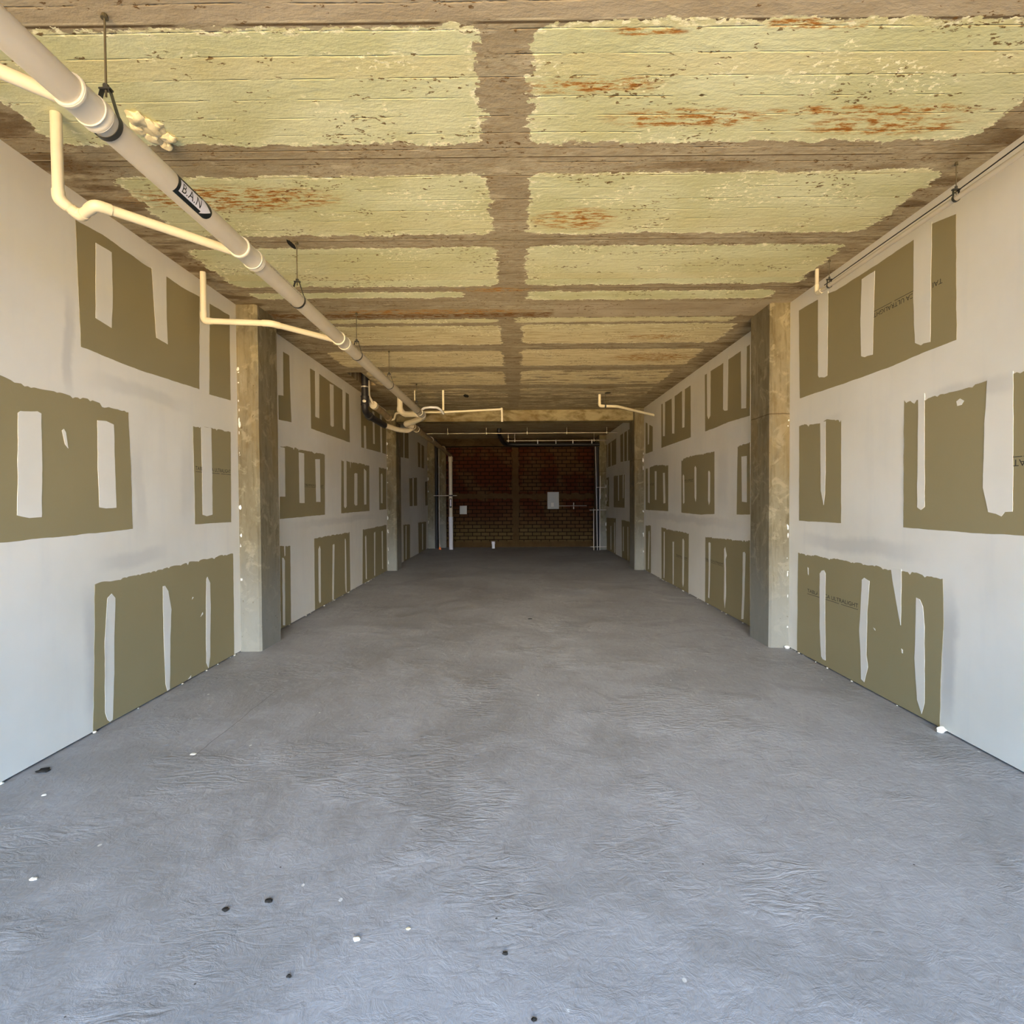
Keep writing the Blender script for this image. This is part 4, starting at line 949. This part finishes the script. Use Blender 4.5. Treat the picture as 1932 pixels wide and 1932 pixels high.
# ---------------------------------------------------------------- foam, holes and crumbs
bm = bmesh.new()
for i, (x, y, s_) in enumerate(((-2.0, 2.95, .05), (-1.97, 3.02, .055), (-2.02, 3.09, .045), (-1.94, 3.10, .04), (-2.05, 3.02, .035), (-1.99, 3.16, .03))):
    blob(bm, (x, y, H - .008), s_, s_ * 1.1, .024, i * 2.1, 3, .5)
tag(link('foam_lump', bm, M_FOAM, smooth=True, loc=(-1.99, 3.03, H)), 'torn lump of cream expanding foam stuck to the ceiling beside the first pipe hanger', 'foam')
def hole(x, y, rx, ry, lb, seed):
    bm = bmesh.new(); n = 18
    c_ = [bm.verts.new((x + rx * math.cos(2 * math.pi * i / n) * (1 + .3 * mnoise.noise(Vector((i * .9, seed, 0)))), y + ry * math.sin(2 * math.pi * i / n) * (1 + .3 * mnoise.noise(Vector((seed, i * .9, 0)))), H)) for i in range(n)]
    lo = [bm.verts.new(v.co * 1 + Vector((0, 0, -.004))) for v in c_]
    for i in range(n): bm.faces.new((c_[i], c_[(i + 1) % n], lo[(i + 1) % n], lo[i]))
    bm.faces.new(lo)
    return tag(link('anchor_scar', bm, M_MUD, loc=(x, y, H)), lb, 'scar')
hole(-1.78, 4.40, .02, .075, 'dark slot in the ceiling just left of the second rod hanger', 1)
hole(1.79, 10.55, .06, .06, 'dark scar in the ceiling above the ivory pipe that runs to the right wall', 2)
hole(-.95, 10.75, .05, .16, 'dark scar in the ceiling beside the upright ivory pipe', 3)

def crumb(x, y, s_, mat, name, lb, cat, seed, flat=.35, group=None):
    bm = bmesh.new(); blob(bm, (x, y, s_ * flat * .7), s_, s_ * .75, s_ * flat, seed, 2, .6)
    for v in bm.verts: v.co.z = max(v.co.z, 0.0)
    return tag(link(name, bm, mat, smooth=True, loc=(x, y, 0)), lb, cat, group)
crumb(-.58, 1.933, .014, M_CHIP, 'plaster_chip', 'largest white plaster chip on the floor close to the viewer', 'plaster chip', 1)
crumb(-.404, 1.981, .008, M_FOAM, 'plaster_chip', 'small yellowish chip on the floor right of the largest white chip', 'plaster chip', 2)
crumb(-2.031, 2.247, .015, M_CHIP, 'plaster_chip', 'white plaster chip on the floor at the left edge of the picture', 'plaster chip', 3)
crumb(-2.556, 2.904, .013, M_CHIP, 'plaster_chip', 'white plaster chip on the floor near the bottom of the left wall', 'plaster chip', 4)
crumb(-2.028, 3.382, .020, M_CHIP, 'plaster_chip', 'pale flat plaster chip on the floor below the brown panels of the left wall', 'plaster chip', 5, .15)
crumb(2.862, 3.666, .028, M_CHIP, 'plaster_chip', 'white plaster crumb against the foot of the right wall at the panel edge', 'plaster chip', 6, .9)
crumb(2.865, 5.76, .024, M_CHIP, 'plaster_chip', 'white plaster crumb at the foot of the nearest right column', 'plaster chip', 7, .8)
crumb(-.983, 2.121, .016, M_MUD, 'dark_lump', 'dark torn scrap on the floor in the left foreground, right of its twin', 'debris', 8, .3)
crumb(-1.132, 2.076, .014, M_MUD, 'dark_lump', 'dark scrap on the floor in the left foreground, left of its twin', 'debris', 9, .3)
crumb(-2.79, 3.17, .04, M_MUD, 'dark_lump', 'dark lump in place of a floor dent at the foot of the left wall', 'debris', 10, .2)  # raised dark shape added where the floor has a dent
crumb(-.762, 1.779, .009, M_MUD, 'dark_lump', 'small dark lump on the floor at the bottom of the picture, below the white chip', 'debris', 11, .4)
crumb(-.044, 1.87, .010, M_MUD, 'dark_lump', 'round dark lump in place of a small ring pit in the centre foreground', 'debris', 12, .4)  # raised dark shape added where the floor has a small pit
crumb(.048, 1.627, .009, M_MUD, 'dark_lump', 'dark lump at the very bottom edge of the picture near the centre', 'debris', 13, .4)
crumb(.189, 7.246, .03, M_MUD, 'dark_lump', 'dark scrap in the middle of the floor, between the nearest columns and the end room', 'debris', 14, .15)
